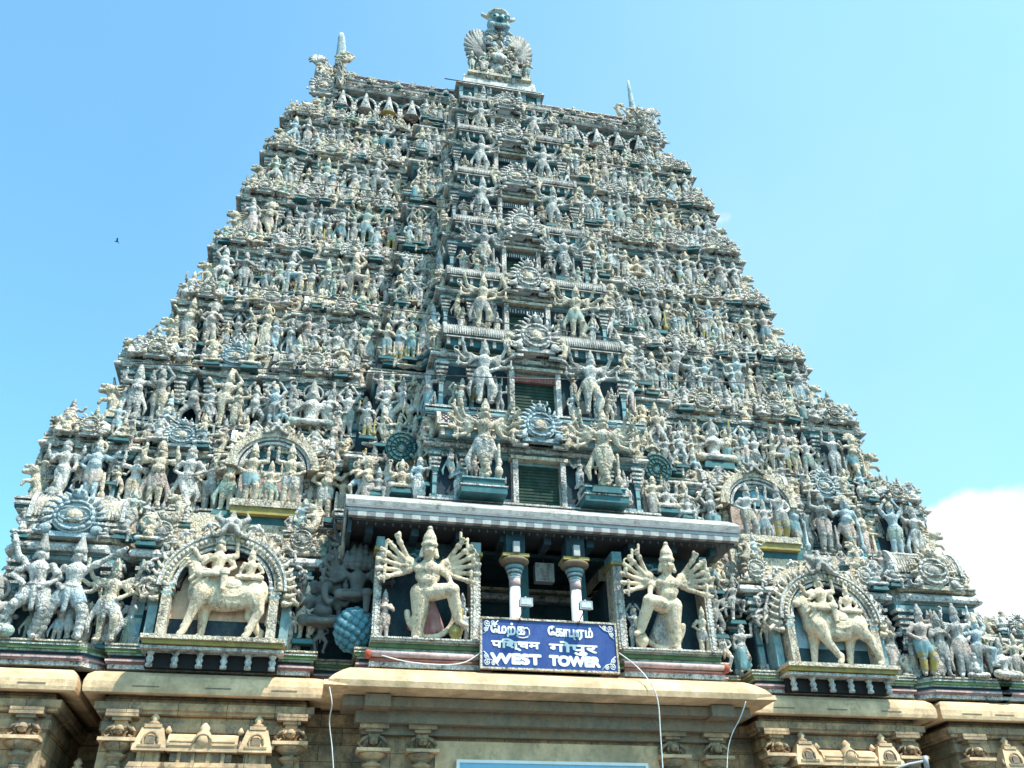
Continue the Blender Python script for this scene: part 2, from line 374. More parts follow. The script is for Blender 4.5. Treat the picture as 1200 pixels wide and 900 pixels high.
def head(P, c, s=1., crown='tall', t=0, tilt=0, moustache=False, fine=False):
    x, y, z = c
    P.append(El((x, y, z), (.043*s, .045*s, .055*s), t)); P.append(El((x, y-.012*s, z-.030*s), (.03*s, .03*s, .026*s), t))
    P.append(Cp((x, y-.04*s, z+.012*s), (x, y-.055*s, z-.012*s), .007*s, .011*s, t))
    for sg in (-1, 1):
        P.append(El((x+sg*.018*s, y-.038*s, z+.010*s), (.012*s, .009*s, .008*s), t)); P.append(Cp((x+sg*.009*s, y-.041*s, z+.022*s), (x+sg*.028*s, y-.036*s, z+.022*s), .005*s, t=t))
        P.append(Cp((x+sg*.047*s, y+.005*s, z+.01*s), (x+sg*.052*s, y, z-.035*s), .010*s, .014*s, t)); P.append(El((x+sg*.056*s, y-.004*s, z-.05*s), .015*s, 2))
    P.append(Cp((x-.014*s, y-.044*s, z-.027*s), (x+.014*s, y-.044*s, z-.027*s), .006*s, t=t))
    if moustache:
        for sg in (-1, 1): P.append(Cp((x, y-.05*s, z-.017*s), (x+sg*.032*s, y-.04*s, z-.008*s), .008*s, .005*s, 3))
    if crown == 'tall':
        P.extend(ring((x, y, z+.042*s), .042*s, .042*s, .012*s, 2, 8)); P.append(Cp((x, y, z+.04*s), (x, y+.004, z+.10*s), .042*s, .034*s, 2)); P.append(Cp((x, y, z+.10*s), (x, y+.006, z+.145*s), .034*s, .018*s, 2)); P.append(El((x, y+.006, z+.175*s), .014*s, 2))
        P.extend(ring((x, y, z+.09*s), .034*s, .034*s, .009*s, 2, 8))
    elif crown == 'cone':
        P.extend(ring((x, y, z+.042*s), .043*s, .043*s, .013*s, 2, 8)); P.append(Cp((x, y, z+.045*s), (x, y, z+.19*s), .046*s, .008*s, 2))
    elif crown == 'round':
        P.append(El((x, y+.008, z+.045*s), (.055*s, .05*s, .04*s), 2)); P.append(El((x, y+.01, z+.10*s), (.03*s, .03*s, .028*s), 2))
    elif crown == 'fan':
        P.append(Cp((x, y, z+.04*s), (x, y, z+.10*s), .042*s, .03*s, 2))
        for k in range(9):
            a = PI*k/8; P.append(Cp((x, y+.03*s, z+.03*s), (x+.12*s*math.cos(a), y+.03*s, z+.03*s+.12*s*math.sin(a)), .016*s, .014*s, 2))
    elif crown == 'halo':
        P.append(Cp((x, y, z+.04*s), (x, y, z+.15*s), .042*s, .012*s, 2)); P.extend(ring((x, y+.035*s, z+.02*s), .09*s, .1*s, .012*s, 2, 14, 'y'))
def figure(arms, legs='st', crown='tall', skirt='short', fem=False, sway=0., belly=0., club=0, fine=False, moustache=False, bands=False, scarf=False, hs=1.):
    P = []; hx = sway
    P.append(Cp((hx, 0, .475), (hx*.3, 0, .56), .072, .056)); P.append(Cp((hx*.3, 0, .56), (0, -.004, .66), .056, .078))
    P.append(El((0, 0, .665), (.10, .058, .055)));
    if belly: P.append(El((hx*.5, -.03, .56), (.075+belly*.3, .06+belly, .075)))
    if fem:
        for sg in (-1, 1): P.append(El((sg*.042, -.052, .655), .034))
    else: P.append(El((0, -.035, .665), (.08, .035, .04)))
    P.append(Cp((0, 0, .70), (0, -.006, .765), .034, .028))
    head(P, (-sway*.25, -.012, .815), hs, crown, moustache=moustache)
    P.extend(ring((0, -.008, .70), .065, .058, .011, 2, 10)); P.append(El((0, -.075, .675), (.018, .012, .022), 2))
    P.extend(ring((hx*.8, 0, .505), .078, .068, .015, 2, 12))
    P.append(El((hx, 0, .455), (.088, .072, .06), 1))
    LG = {'st': (((-.048, -.01, .25), (-.055, 0, .045)), ((.048, -.01, .25), (.055, 0, .045))),
          'hip': (((-.05, -.01, .25), (-.05, 0, .045)), ((.085, -.045, .26), (.075, .0, .05))),
          'wide': (((-.15, -.03, .29), (-.20, 0, .045)), ((.13, -.02, .27), (.12, 0, .045))),
          'cross': (((-.02, -.03, .26), (.05, -.02, .06)), ((.05, 0, .25), (-.01, .01, .045))),
          'lunge': (((-.13, -.04, .30), (-.25, 0, .05)), ((.12, -.05, .26), (.06, .0, .045))),
          'raise': (((-.045, -.01, .25), (-.05, 0, .045)), ((.19, -.06, .43), (.17, -.04, .22))),
          'bent': (((-.15, -.05, .30), (-.09, 0, .045)), ((.15, -.05, .30), (.09, 0, .045)))}[legs]
    for sg, (kn, an) in zip((-1, 1), LG):
        h = (hx+sg*.046, 0, .45); P.append(Cp(h, kn, .055, .040)); P.append(Cp(kn, an, .040, .025)); P.append(El((kn[0], kn[1]-.01, kn[2]), .041))
        d = Vector((sg*.03, -.055, -.018)); P.append(Cp((an[0], an[1], an[2]-.018), (an[0]+d.x, an[1]+d.y, an[2]-.026), .022, .018))
        K, A = Vector(kn), Vector(an)
        P.append(Cp(A+Vector((0, 0, .015)), A+Vector((0, 0, .022)), .034, t=2))
        if bands:
            H_ = Vector(h)
            for q in (.35, .6, .85): c = H_.lerp(K, q); P.append(Cp(c, c+(K-H_).normalized()*.006, .056-.012*q, t=3))
            for q in (.2, .45, .7): c = K.lerp(A, q); P.append(Cp(c, c+(A-K).normalized()*.006, .043-.010*q, t=3))
        if skirt == 'short': P.append(Cp((hx+sg*.04, 0, .45), Vector(h).lerp(K, .55), .062, .052, 1))
        if skirt == 'long': P.append(Cp((hx+sg*.035, 0, .45), K.lerp(A, .6), .064, .045, 1))
    if skirt == 'short': P.append(Cp((hx, -.06, .46), (hx*1.2, -.055, .27), .026, .014, 1))
    if skirt == 'long':
        P.append(Cp((hx, -.03, .40), (hx, -.02, .10), .05, .06, 1))
        for q in range(4): P.append(Cp((hx+(q-1.5)*.03, -.065, .42), (hx+(q-1.5)*.04, -.07, .08), .008, .010, 1))
    if scarf:
        for sg in (-1, 1): P.append(Cp((hx+sg*.08, 0, .48), (hx+sg*.17, .01, .22), .016, .026, 1)); P.append(Cp((hx+sg*.17, .01, .22), (hx+sg*.15, 0, .10), .026, .012, 1))
    for a in arms:
        sg, el, hd = a[0], a[1], a[2]; item = a[3] if len(a) > 3 else None
        sh = (sg*.105, 0, .695); P.append(El(sh, .034)) ; arm(P, sh, (sg*el[0], el[1], el[2]), (sg*hd[0], hd[1], hd[2]), .027, fine, item)
    if club:
        x = club*.15; P.append(Cp((x, -.05, .42), (x*1.05, -.05, .14), .014, .018, 3)); P.append(El((x*1.06, -.05, .09), (.042, .042, .06), 3)); P.append(El((x*1.06, -.05, .03), (.022, .022, .03), 3))
    return P
A_down = ((.15, .01, .57), (.15, -.04, .46)); A_hip = ((.19, .02, .58), (.095, -.05, .50)); A_up = ((.20, 0, .70), (.19, -.02, .86), 'bud')
A_chest = ((.16, -.02, .59), (.045, -.10, .645)); A_high = ((.17, 0, .80), (.05, 0, .97)); A_out = ((.20, -.02, .64), (.27, -.05, .74)); A_fwd = ((.17, -.03, .59), (.15, -.12, .66))
def S(sg, a, item=None): return (sg, a[0], a[1], item or (a[2] if len(a) > 2 else None))
def fan_arms(n, fine=False, lo=-35, hi=72, R1=.15, R2=.16, bend=34, xs=.75):
    out = []
    its = ['rod', 'disc', 'bud', 'rod', None, 'bud', 'disc', 'rod']
    for sg in (-1, 1):
        for k in range(n):
            a = math.radians(lo+(hi-lo)*k/(n-1)); b = a+math.radians(bend)
            e = (.10+R1*math.cos(a), .02+.012*(k % 2), .69+R1*math.sin(a)); h = (e[0]+R2*math.cos(b)*xs, -.04, e[2]+R2*math.sin(b))
            out.append((sg, e, h, its[(k+(sg > 0)*3) % 8]))
    return out
def seated(arms, crown='tall', belly=0., style='lotus', fem=False, hs=1., elephant=False):
    """height about .66 sitting"""
    P = []; z0 = -.40
    T = figure(arms, 'st', crown, None, fem, 0, belly, hs=hs)
    keep = []
    for p in T:      # drop the legs, lower the trunk
        zc = min(p[1].z, p[2].z) if p[0] == 'c' else p[1].z
        if zc > .44 and not (p[0] == 'c' and p[2].z < .40): keep.append(p)
    for p in keep:
        q = list(p); q[1] = p[1]+Vector((0, 0, z0)); 
        if p[0] == 'c': q[2] = p[2]+Vector((0, 0, z0))
        P.append(tuple(q))
    P.append(El((0, 0, .075), (.10, .08, .06), 1))
    if style == 'lotus':
        for sg in (-1, 1): P.append(Cp((sg*.05, -.01, .07), (sg*.17, -.08, .055), .052, .045, 1)); P.append(Cp((sg*.17, -.08, .055), (-sg*.04, -.13, .045), .036, .028)); P.append(El((-sg*.07, -.13, .05), (.03, .02, .018)))
    else:
        P.append(Cp((-.05, -.01, .07), (-.17, -.08, .055), .052, .045, 1)); P.append(Cp((-.17, -.08, .055), (.02, -.13, .045), .036, .028))
        P.append(Cp((.05, -.01, .07), (.10, -.13, .07), .052, .042, 1)); P.append(Cp((.10, -.13, .07), (.10, -.13, -.12), .038, .026)); P.append(El((.10, -.16, -.14), (.025, .045, .02)))
    if elephant:
        P.append(El((0, -.03, .42), (.07, .07, .075)))
        for sg in (-1, 1): P.append(El((sg*.10, .01, .42), (.055, .018, .07)))
        pts = [(0, -.09, .41), (0, -.12, .35), (.01, -.13, .28), (.04, -.14, .23), (.07, -.14, .25)]
        for a, b, r in zip(pts, pts[1:], (.034, .028, .024, .02)): P.append(Cp(a, b, r, r*.85))
    return P
FIG = {}
def F(name, P, desc, seat=False, **k): FIG[name] = dict(me=sculpt(name, P, **k), desc=desc, seat=seat)
F('guard', figure([S(-1, A_hip), S(1, A_up)], 'hip', 'tall', 'short', sway=-.02, bands=True), 'standing')
F('guard_mirror', figure([S(1, A_hip), S(-1, A_up)], 'hip', 'cone', 'short', sway=.02, bands=True), 'standing')
F('pray', figure([S(-1, A_chest), S(1, A_chest)], 'st', 'tall', 'short'), 'praying')
F('lady', figure([S(-1, A_down), S(1, A_up)], 'hip', 'round', 'long', fem=True, sway=-.03), 'skirted')
F('lady_mirror', figure([S(1, A_down), S(-1, A_fwd)], 'hip', 'cone', 'long', fem=True, sway=.03, scarf=True), 'skirted')
F('four', figure([S(-1, A_up, 'disc'), S(1, A_up, 'rod'), S(-1, A_fwd), S(1, A_hip)], 'st', 'tall', 'short', bands=True, scarf=True), 'four-armed')
F('four_halo', figure([S(-1, A_out, 'bud'), S(1, A_out, 'rod'), S(-1, A_chest), S(1, A_down)], 'st', 'halo', 'long'), 'haloed')
F('reach', figure([S(-1, A_high), S(1, A_high)], 'st', 'round', 'short', sway=.015), 'arms-up')
F('dance', figure([S(-1, A_out), S(1, A_high)], 'raise', 'cone', 'short', sway=-.03, scarf=True), 'dancing')
F('squat', figure([S(-1, A_high), S(1, A_hip)], 'bent', 'round', 'short', belly=.02), 'squatting')
F('many', figure(fan_arms(3, lo=-42, hi=30)+[S(1, A_hip)], 'hip', 'tall', 'short', sway=-.02, scarf=True), 'many-armed')
F('club', figure([S(-1, A_out, 'rod'), S(1, A_fwd), S(-1, A_hip), S(1, A_up)], 'cross', 'tall', 'short', club=1), 'club-bearing')
F('sit', seated([S(-1, A_chest), S(1, A_up)]), 'seated', True)
F('sit_lady', seated([S(-1, A_out), S(1, A_down)], 'cone', fem=True, style='one'), 'seated', True)
F('gana', seated([S(-1, A_high), S(1, A_high)], 'round', belly=.03, style='lotus', hs=1.35), 'dwarf', True)
F('gana_hip', seated([S(-1, A_hip), S(1, A_high)], 'round', belly=.035, style='one', hs=1.3), 'dwarf', True)
F('sit_four', seated([S(-1, A_up, 'disc'), S(1, A_up, 'rod'), S(-1, A_chest), S(1, A_down)], 'halo'), 'seated', True)
_r = random.Random(11)
for _i in range(16):
    _arms = [S(-1, _r.choice([A_down, A_hip, A_up, A_chest, A_out, A_fwd])), S(1, _r.choice([A_down, A_hip, A_up, A_chest, A_out, A_fwd]))]
    if _r.random() < .45: _arms += [S(-1, ((.20, .01, .66), (.22, -.02, .80+_r.uniform(-.06, .06)), _r.choice(['disc', 'rod', 'bud']))), S(1, ((.20, .01, .66), (.22, -.02, .80+_r.uniform(-.06, .06)), _r.choice(['disc', 'rod', 'bud'])))]
    F('mix_%d' % _i, figure(_arms, _r.choice(['st', 'hip', 'hip', 'cross', 'bent', 'wide']), _r.choice(['tall', 'cone', 'round', 'fan', 'halo']), _r.choice(['short', 'long', 'short', 'none']), _r.random() < .35, sway=_r.uniform(-.035, .035), belly=_r.choice([0, 0, .02]), bands=_r.random() < .4, scarf=_r.random() < .5, club=_r.choice([0, 0, 0, 1]), hs=_r.uniform(1., 1.2)), 'standing')
F('hooded', [El((0, 0, .16), (.14, .12, .16), 1), Cp((0, 0, .2), (0, 0, .74), .125, .02, 0), El((0, -.10, .36), (.05, .04, .06), 0), Cp((-.12, -.06, .12), (-.02, -.13, .3), .035, .025, 0), Cp((.12, -.06, .12), (.02, -.13, .3), .035, .025, 0), El((0, -.03, .05), (.2, .16, .05), 3)], 'hooded', True, target=1200)
BIG_K = dict(voxel=.0075, target=9000)
F('warrior', figure([(-1, (.20, 0, .80), (.25, -.02, .95), None), S(1, A_hip), (-1, (.2, -.01, .6), (.1, -.07, .52))], 'lunge', 'cone', 'short', bands=True, fine=True, moustache=True, sway=.02), 'lunging', **BIG_K)
F('warrior_reach', figure([(1, (.21, -.02, .76), (.37, -.05, .86), None), S(-1, A_hip)], 'wide', 'cone', 'short', bands=True, fine=True, moustache=True, sway=-.02), 'lunging', **BIG_K)
F('many_big', figure(fan_arms(5, lo=-50, hi=45, R1=.16, R2=.17), 'hip', 'halo', 'short', fine=True, moustache=True, scarf=True, club=1), 'many-armed', **BIG_K)
F('many_cross', figure(fan_arms(5, lo=-55, hi=35, R1=.17, R2=.15), 'cross', 'tall', 'short', bands=True, scarf=True, fine=True, moustache=True, club=1), 'many-armed', **BIG_K)
def stand_giant(sg):
    """many-armed guardian with one leg drawn up across the body, flying scarf loop and club"""
    P = figure(fan_arms(6, lo=-30, hi=50, R1=.125, R2=.17, bend=10, xs=1.)+[(1, (.17, -.06, .60), (.20, -.13, .50))], 'st', 'tall', None, fine=True, moustache=True, belly=.014, hs=1.22)
    P = [((k, a+Vector((0, -.035, .035)), b+(Vector((0, -.035, .035)) if k == 'c' else Vector((0, 0, 0))), r0, r1, t) if (a.z > .745 and abs(a.x) < .12 and (k == 'e' or (b.z > .745 and abs(b.x) < .12))) else (k, a, b, r0*(.95 if k == 'c' and abs(a.x) > .1 and a.z > .5 else 1.15), r1*(.95 if k == 'c' and abs(a.x) > .1 and a.z > .5 else 1.15), t)) for k, a, b, r0, r1, t in P]
    P += [Cp((0, 0, .70), (0, -.04, .80), .042, .036), El((0, -.045, .665), (.115, .05, .06)), El((0, -.02, .60), (.10, .07, .08))]
    # remove right leg, add a thigh swung up across
    Q = [p for p in P if not (p[0] == 'c' and min(p[1].z, p[2].z) < .44 and (p[1].x+p[2].x)/2 > .0) and not (p[0] == 'e' and p[1].z < .30 and p[1].x > 0)]
    Q.append(Cp((.04, -.02, .45), (.20, -.12, .47), .072, .055)); Q.append(Cp((.20, -.12, .47), (.27, -.06, .20), .052, .034)); Q.append(Cp((.27, -.06, .19), (.33, -.11, .15), .026, .02))
    Q.append(Cp((-.05, 0, .45), (-.05, -.01, .25), .078, .055)); Q.append(Cp((-.05, -.01, .25), (-.07, 0, .05), .052, .035)); Q.append(El((0, 0, .46), (.11, .09, .075)))
    for c, r in (((.235, -.09, .34), .047), ((-.06, -.005, .20), .052), ((-.065, 0, .12), .045)): Q.append(Cp(c, Vector(c)+Vector((0, 0, .008)), r, t=2))
    Q.append(El((.20, -.12, .47), (.058, .05, .058)));
    for q in range(14):   # looped hem between the legs
        a = PI*(1.0+q/13.); b = PI*(1.0+(q+1)/13.)
        Q.append(Cp((.05+.20*math.cos(a), .03, .27+.22*math.sin(a)), (.05+.20*math.cos(b), .03, .27+.22*math.sin(b)), .022, t=0))
    for q in range(5): Q.append(Cp((.02, .03, .42), (-.10+q*.055, .045, .08+.03*abs(q-2)), .03, .035, 1))
    Q.append(Cp((.30, -.02, .30), (.26, -.03, .12), .016, .02, 3)); Q.append(El((.255, -.03, .10), (.05, .045, .055), 3)); Q.append(Cp((.25, -.03, .05), (.27, -.03, 0.01), .022, .012, 3))
    if sg > 0:
        R = []
        for p in Q:
            p = list(p); p[1] = Vector((-p[1].x, p[1].y, p[1].z))
            if p[0] == 'c': p[2] = Vector((-p[2].x, p[2].y, p[2].z))
            R.append(tuple(p))
        Q = R
    return Q
F('giant', stand_giant(-1), 'many-armed', voxel=.006, target=18000, fat=1.18)
F('giant_mirror', stand_giant(1), 'many-armed', voxel=.006, target=18000, fat=1.18)
F('elephant_head', seated([S(-1, A_up), S(1, A_up), S(-1, A_down), S(1, A_down), S(-1, A_out), S(1, A_out)], 'tall', belly=.03, hs=.9, elephant=True), 'elephant-headed', True, voxel=.008, target=6000)
def five_heads():
    P = seated(fan_arms(5, lo=-30, hi=40), 'tall', style='one')
    for k in (-2, -1, 1, 2): head(P, (k*.062, .0, .415), .85, 'tall')
    for k in (-1, 0, 1): head(P, (k*.06, .02, .53), .7, 'cone')
    return P
F('five_heads', five_heads(), 'five-headed', True, voxel=.008, target=8000)

def cattle(kind):
    """saddled mount walking to the left (-x), length about 1, tags: body, saddle cloth"""
    P = []
    P.append(El((.02, 0, .50), (.37, .14, .155))); P.append(El((-.23, 0, .52), (.16, .14, .18))); P.append(El((.28, 0, .51), (.16, .135, .165)))
    P.append(El((.0, 0, .41), (.27, .12, .10)))
    if kind == 'horse':
        P += [Cp((-.26, 0, .60), (-.38, 0, .86), .115, .07), Cp((-.38, 0, .87), (-.47, -.02, .80), .062, .04), Cp((-.47, -.02, .80), (-.50, -.03, .76), .04, .032)]
        for q in range(7): P.append(Cp((-.22-.024*q, 0, .68+.035*q), (-.30-.026*q, -.09, .62+.035*q), .016, .012, 2))
        for sg in (-1, 1): P.append(Cp((-.36, sg*.03, .92), (-.35, sg*.035, .98), .018, .008))
    else:
        P += [Cp((-.26, 0, .60), (-.36, -.01, .74), .13, .085), Cp((-.37, -.02, .78), (-.47, -.06, .72), .068, .042), El((-.16, 0, .70), (.09, .07, .06)), Cp((-.27, 0, .62), (-.30, -.02, .42), .07, .03)]
        for sg in (-1, 1): P.append(Cp((-.35, sg*.04, .83), (-.33, sg*.10, .93), .018, .008)); P.append(Cp((-.33, sg*.05, .79), (-.29, sg*.11, .77), .018, .012))
    legs = [((-.24, -.07), (-.30, .30), (-.36, .03)), ((-.20, .07), (-.20, .27), (-.20, .03)), ((.30, -.07), (.36, .30), (.28, .03)), ((.30, .07), (.27, .28), (.40, .03))]
    if kind == 'bull': legs = [((-.24, -.07), (-.14, .26), (-.02, .03)), ((-.22, .07), (-.27, .27), (-.30, .03)), ((.28, -.07), (.42, .30), (.50, .03)), ((.24, .07), (.20, .28), (.16, .03))]
    for (hx, hy), (kx, kz), (ax, az) in legs:
        P.append(Cp((hx, hy, .46), (kx, hy, kz), .10, .052)); P.append(Cp((kx, hy, kz), (ax, hy, az+.05), .050, .034)); P.append(Cp((ax, hy, az+.04), (ax-.03, hy-.01, az), .032, .034)); P.append(Cp((ax, hy, az+.075), (ax, hy, az+.08), .038, t=2))
    P += [Cp((.40, 0, .58), (.47, .02, .42), .03, .022), Cp((.47, .02, .42), (.46, .02, .2), .022, .03)]
    P.append(El((.04, -.015, .565), (.17, .135, .10), 1))
    for q in range(11):
        a = PI*(1+q/10.); b = PI*(1+(q+1)/10.) if q < 10 else a
        P.append(Cp((.04+.17*math.cos(a), -.125, .53+.10*math.sin(a)), (.04+.17*math.cos(b), -.125, .53+.10*math.sin(b)), .011, t=2))
    for q in range(3): P.extend([Cp((-.20-.03*q, -.14, .62+.05*q), (-.32-.03*q, -.13, .50+.05*q), .012, t=2)])
    return P
def riders(kind):
    P = []
    for x0, s, pr in ((-.06, .62, seated([S(-1, A_out), S(1, A_up), S(-1, A_chest), S(1, A_hip)], 'tall', style='one')), (.17, .46, seated([S(-1, A_down), S(1, A_hip)], 'cone', fem=True))):
        for p in pr:
            p = list(p); p[1] = p[1]*s+Vector((x0, -.03, .64)) if p[0] == 'c' else p[1]*s+Vector((x0, -.03, .64))
            p[2] = (p[2]*s+Vector((x0, -.03, .64))) if p[0] == 'c' else p[2]*s
            p[3] *= s; p[4] *= s; P.append(tuple(p))
    return P
FIG['horse'] = dict(me=sculpt('horse', cattle('horse'), voxel=.008, target=8000, fat=1.1), desc='horse')
FIG['bull'] = dict(me=sculpt('bull', cattle('bull'), voxel=.008, target=8000, fat=1.1), desc='bull')
FIG['riders'] = dict(me=sculpt('riders', riders('x'), voxel=.006, target=8000), desc='riders')
# ------------------------------------------------------------------ ornament library (unit sized, front = -y)
LIB = {}
def petal_prof(r0, r1, n, a0, a1, jag=.5):
    pts = []
    for k in range(n):
        a = a0+(a1-a0)*k/(n-1); d = (a1-a0)/(n-1)*.5
        pts += [(r0*math.cos(a-d), r0*math.sin(a-d)), (r1*math.cos(a), r1*math.sin(a))]
    return pts
def medallion(rays=13, face=True, cols=('white', 'white', 'cream'), scroll=True):
    """horseshoe gable: flame rim, beaded ring, boss, small lion mask on top; radius about .5, centre at z .45"""
    m = MB(); m.use(cols[0]); cz = .44
    for k in range(rays):
        a = math.radians(-25+230*k/(rays-1)); ca, sa = math.cos(a), math.sin(a); R = .36
        b = a+.16
        m.tube([(R*ca, -.02, cz+R*sa), ((R+.10)*math.cos(a+.05), -.05, cz+(R+.10)*math.sin(a+.05)), ((R+.18)*math.cos(b), -.03, cz+(R+.18)*math.sin(b))], .05, 5, True, .016)
    pr = [(.37*math.cos(2*PI*k/20), .37*math.sin(2*PI*k/20)) for k in range(20)]; m.plate(pr, -.04, .12, (0, 0, cz))
    m.use(cols[1])
    for k in range(16):
        a, b = 2*PI*k/16, 2*PI*(k+1)/16; m.tube([(.30*math.cos(a), -.06, cz+.30*math.sin(a)), (.30*math.cos(b), -.06, cz+.30*math.sin(b))], .035, 5)
    m.use(cols[2]); m.ell((0, -.05, cz-.02), (.15, .09, .15), 8, 6)
    m.use(cols[1])
    if scroll:
        for sg in (-1, 1):
            pts = [(sg*(.10+.16*math.cos(t)), -.09, cz+.02+.16*math.sin(t)*.9) for t in (-2.3, -1.4, -.5, .4, 1.2, 2.)]; m.tube(pts, .035, 5, True, .018)
            m.ell((sg*.40, -.06, .14), (.10, .07, .10), 7, 5); m.tube([(sg*.36, -.05, .16), (sg*.48, -.08, .06), (sg*.58, -.06, .10), (sg*.57, -.05, .19)], .04, 5, True, .02)
    if face:
        m.use(cols[0]); m.ell((0, -.05, cz+.46), (.13, .10, .11), 8, 6)
        for sg in (-1, 1):
            m.ell((sg*.055, -.14, cz+.49), .035 and (.035, .03, .035), 6, 5); m.tube([(sg*.10, -.03, cz+.50), (sg*.19, -.03, cz+.58), (sg*.17, -.03, cz+.66)], .035, 5, True, .012)
        m.tube([(0, -.04, cz+.52), (0, -.05, cz+.66)], .045, 5, True, .015)
    m.use(cols[0]); m.box(-.42, .42, -.02, .14, 0, .10)
    return m.mesh('medallion')
LIB['medallion'] = medallion(); LIB['medallion_cream'] = medallion(11, True, ('cream', 'white', 'grey')); LIB['medallion_blue'] = medallion(15, True, ('bluish', 'bluish', 'cream'))
LIB['medallion_plain'] = medallion(9, False, ('white', 'cream', 'white'))
def dome():
    """miniature four-sided pavilion with ribbed dome and finial, 1 wide, 1.15 high"""
    m = MB(); m.use('teal'); m.box(-.36, .36, -.36, .36, 0, .22)
    m.use('white')
    for x in (-.34, 0, .34):
        for y in (-.37,): m.box(x-.06, x+.06, y-.04, y+.04, 0, .22)
    m.box(-.5, .5, -.5, .5, .22, .29, .04, .04); m.use('aqua').box(-.44, .44, -.44, .44, .29, .33)
    m.use('white'); m.lathe((0, 0, .33), [(.52, 0), (.60, .07), (.56, .2), (.42, .36), (.24, .46), (.12, .52)], 8, smooth=False)
    for k in range(8):
        a = PI/8+2*PI*k/8; m.tube([(.60*math.cos(a), .60*math.sin(a), .40), (.52*math.cos(a), .52*math.sin(a), .60), (.2*math.cos(a), .2*math.sin(a), .82)], .035, 4)
    m.use('cream').lathe((0, 0, .84), [(.10, 0), (.15, .06), (.05, .12), (.10, .18), (.02, .30)], 8)
    return m.mesh('dome')
LIB['dome'] = dome()
def barrel(cols=('white', 'teal', 'cream'), ribs=12, lattice=False):
    """wagon-roofed pavilion 2 wide, .5 deep, 1 high (x scaled on placing)"""
    m = MB(); m.use(cols[1]).box(-.96, .96, -.30, .4, 0, .26)
    m.use(cols[0])
    for k in range(7):
        x = -.9+1.8*k/6; m.box(x-.045, x+.045, -.36, -.28, 0, .26)
    m.box(-1.03, 1.03, -.42, .4, .26, .33, .02, .03); m.use(cols[1]).box(-.98, .98, -.36, .4, .33, .38)
    prof = [(.35, .38)]+[(-.0-.42*math.cos(t)*1.0, .38+.55*math.sin(t)) for t in [i*PI/2/7 for i in range(8)]]+[(.35, .93)]
    m.use(cols[2]).prism(prof[::-1], -1, 1)
    if not lattice:
        m.use(cols[0])
        for k in range(ribs*2+1):
            x = -1+2*k/(ribs*2)
            pts = [(x, -.435*math.cos(t), .38+.565*math.sin(t)) for t in [i*PI/2/5 for i in range(6)]]; m.tube(pts, .018, 4)
    else:
        for s_ in (-1, 1):
            for k in range(-8, 22):
                pts = []
                m.use('lattice_dark')
                for i in range(7):
                    t = .12+i*(1.15)/6; x = -1.1+k*.12+s_*(i/6.)*.42+(0 if s_ > 0 else .42)
                    if -1 < x < 1: pts.append((x, -.43*math.cos(t), .38+.56*math.sin(t)))
                if len(pts) > 2: m.tube(pts, .014, 4)
    m.use(cols[0]).tube([(-1, .02, .95), (1, .02, .95)], .05, 6)
    for sg in (-1, 1):
        pr = [(-.46*math.cos(t), .34+.66*math.sin(t)**.8) for t in [i*PI/10 for i in range(11)]]
        vs = [(y, z) for y, z in pr]; m.prism(vs[::-1], sg*1.0-.05, sg*1.0+.05)
    return m.mesh('parapet_roof')
LIB['barrel'] = barrel(); LIB['barrel_ribbed'] = barrel(('grey', 'teal', 'white'), 16); LIB['barrel_lattice'] = barrel(('cream', 'aqua', 'lattice_pink'), lattice=True)
LIB['barrel_cream'] = barrel(('white', 'green', 'cream'), 10)
def pilaster(cols=('white', 'teal', 'aqua')):
    """half column with stacked lamella capital; 1 high, .2 wide"""
    m = MB(); m.use(cols[0]); m.box(-.075, .075, -.07, .05, 0, .12); m.use(cols[2]); m.box(-.05, .05, -.05, .05, .12, .52); m.use(cols[1]).box(-.062, .062, -.062, .05, .34, .37)
    z = .52
    for i, (w, h, c) in enumerate(((.06, .05, 0), (.085, .03, 1), (.07, .04, 2), (.105, .03, 0), (.08, .04, 1), (.125, .035, 0), (.095, .04, 2), (.145, .035, 0), (.11, .05, 1), (.165, .04, 0), (.12, .055, 2))):
        m.use(cols[c]).box(-w, w, -w, .05, z, z+h, -.004, -.004); z += h
    return m.mesh('pilaster')
LIB['pilaster'] = pilaster(); LIB['pilaster_grey'] = pilaster(('white', 'grey', 'cream'))
def yali():
    """rearing scroll-bodied beast bracket for the corners, 1 high"""
    P = [Cp((0, 0, .05), (.12, 0, .35), .12, .10), Cp((.12, 0, .35), (-.02, 0, .62), .10, .09), El((-.08, -.03, .76), (.13, .12, .12)), Cp((-.1, -.05, .72), (-.26, -.08, .70), .07, .05), Cp((-.1, -.05, .82), (-.25, -.08, .83), .06, .04),
         Cp((.12, .03, .4), (.28, .03, .6), .07, .05), Cp((.28, .03, .6), (.18, .03, .8), .05, .03), Cp((.02, -.05, .5), (-.2, -.08, .48), .05, .035), Cp((-.2, -.08, .48), (-.24, -.08, .38), .035, .03), Cp((0, 0, .06), (-.2, -.05, .05), .07, .05)]
    for k in range(6): P.append(Cp((.0+.03*k, -.02, .85-.07*k), (.12+.03*k, -.02, .90-.07*k), .03, .015, 2))
    for sg in (-1, 1): P.append(El((-.15, -.05+sg*.07, .84), .03, 2))
    return sculpt('corner_beast', P, .014, 1800)
LIB['yali'] = yali()
def scroll():
    m = MB(); m.use('white')
    for sg in (-1, 1):
        pts = [(sg*(.05+.22*(1-t/9)*math.cos(t*.75)), -.05, .30+.22*(1-t/9)*math.sin(t*.75)+.02*t) for t in range(9)]; m.tube(pts, .06, 6, True, .03)
    m.ell((0, -.04, .5), (.10, .08, .16), 7, 6); m.box(-.3, .3, -.06, .1, 0, .1)
    return m.mesh('scroll')
LIB['scroll'] = scroll()
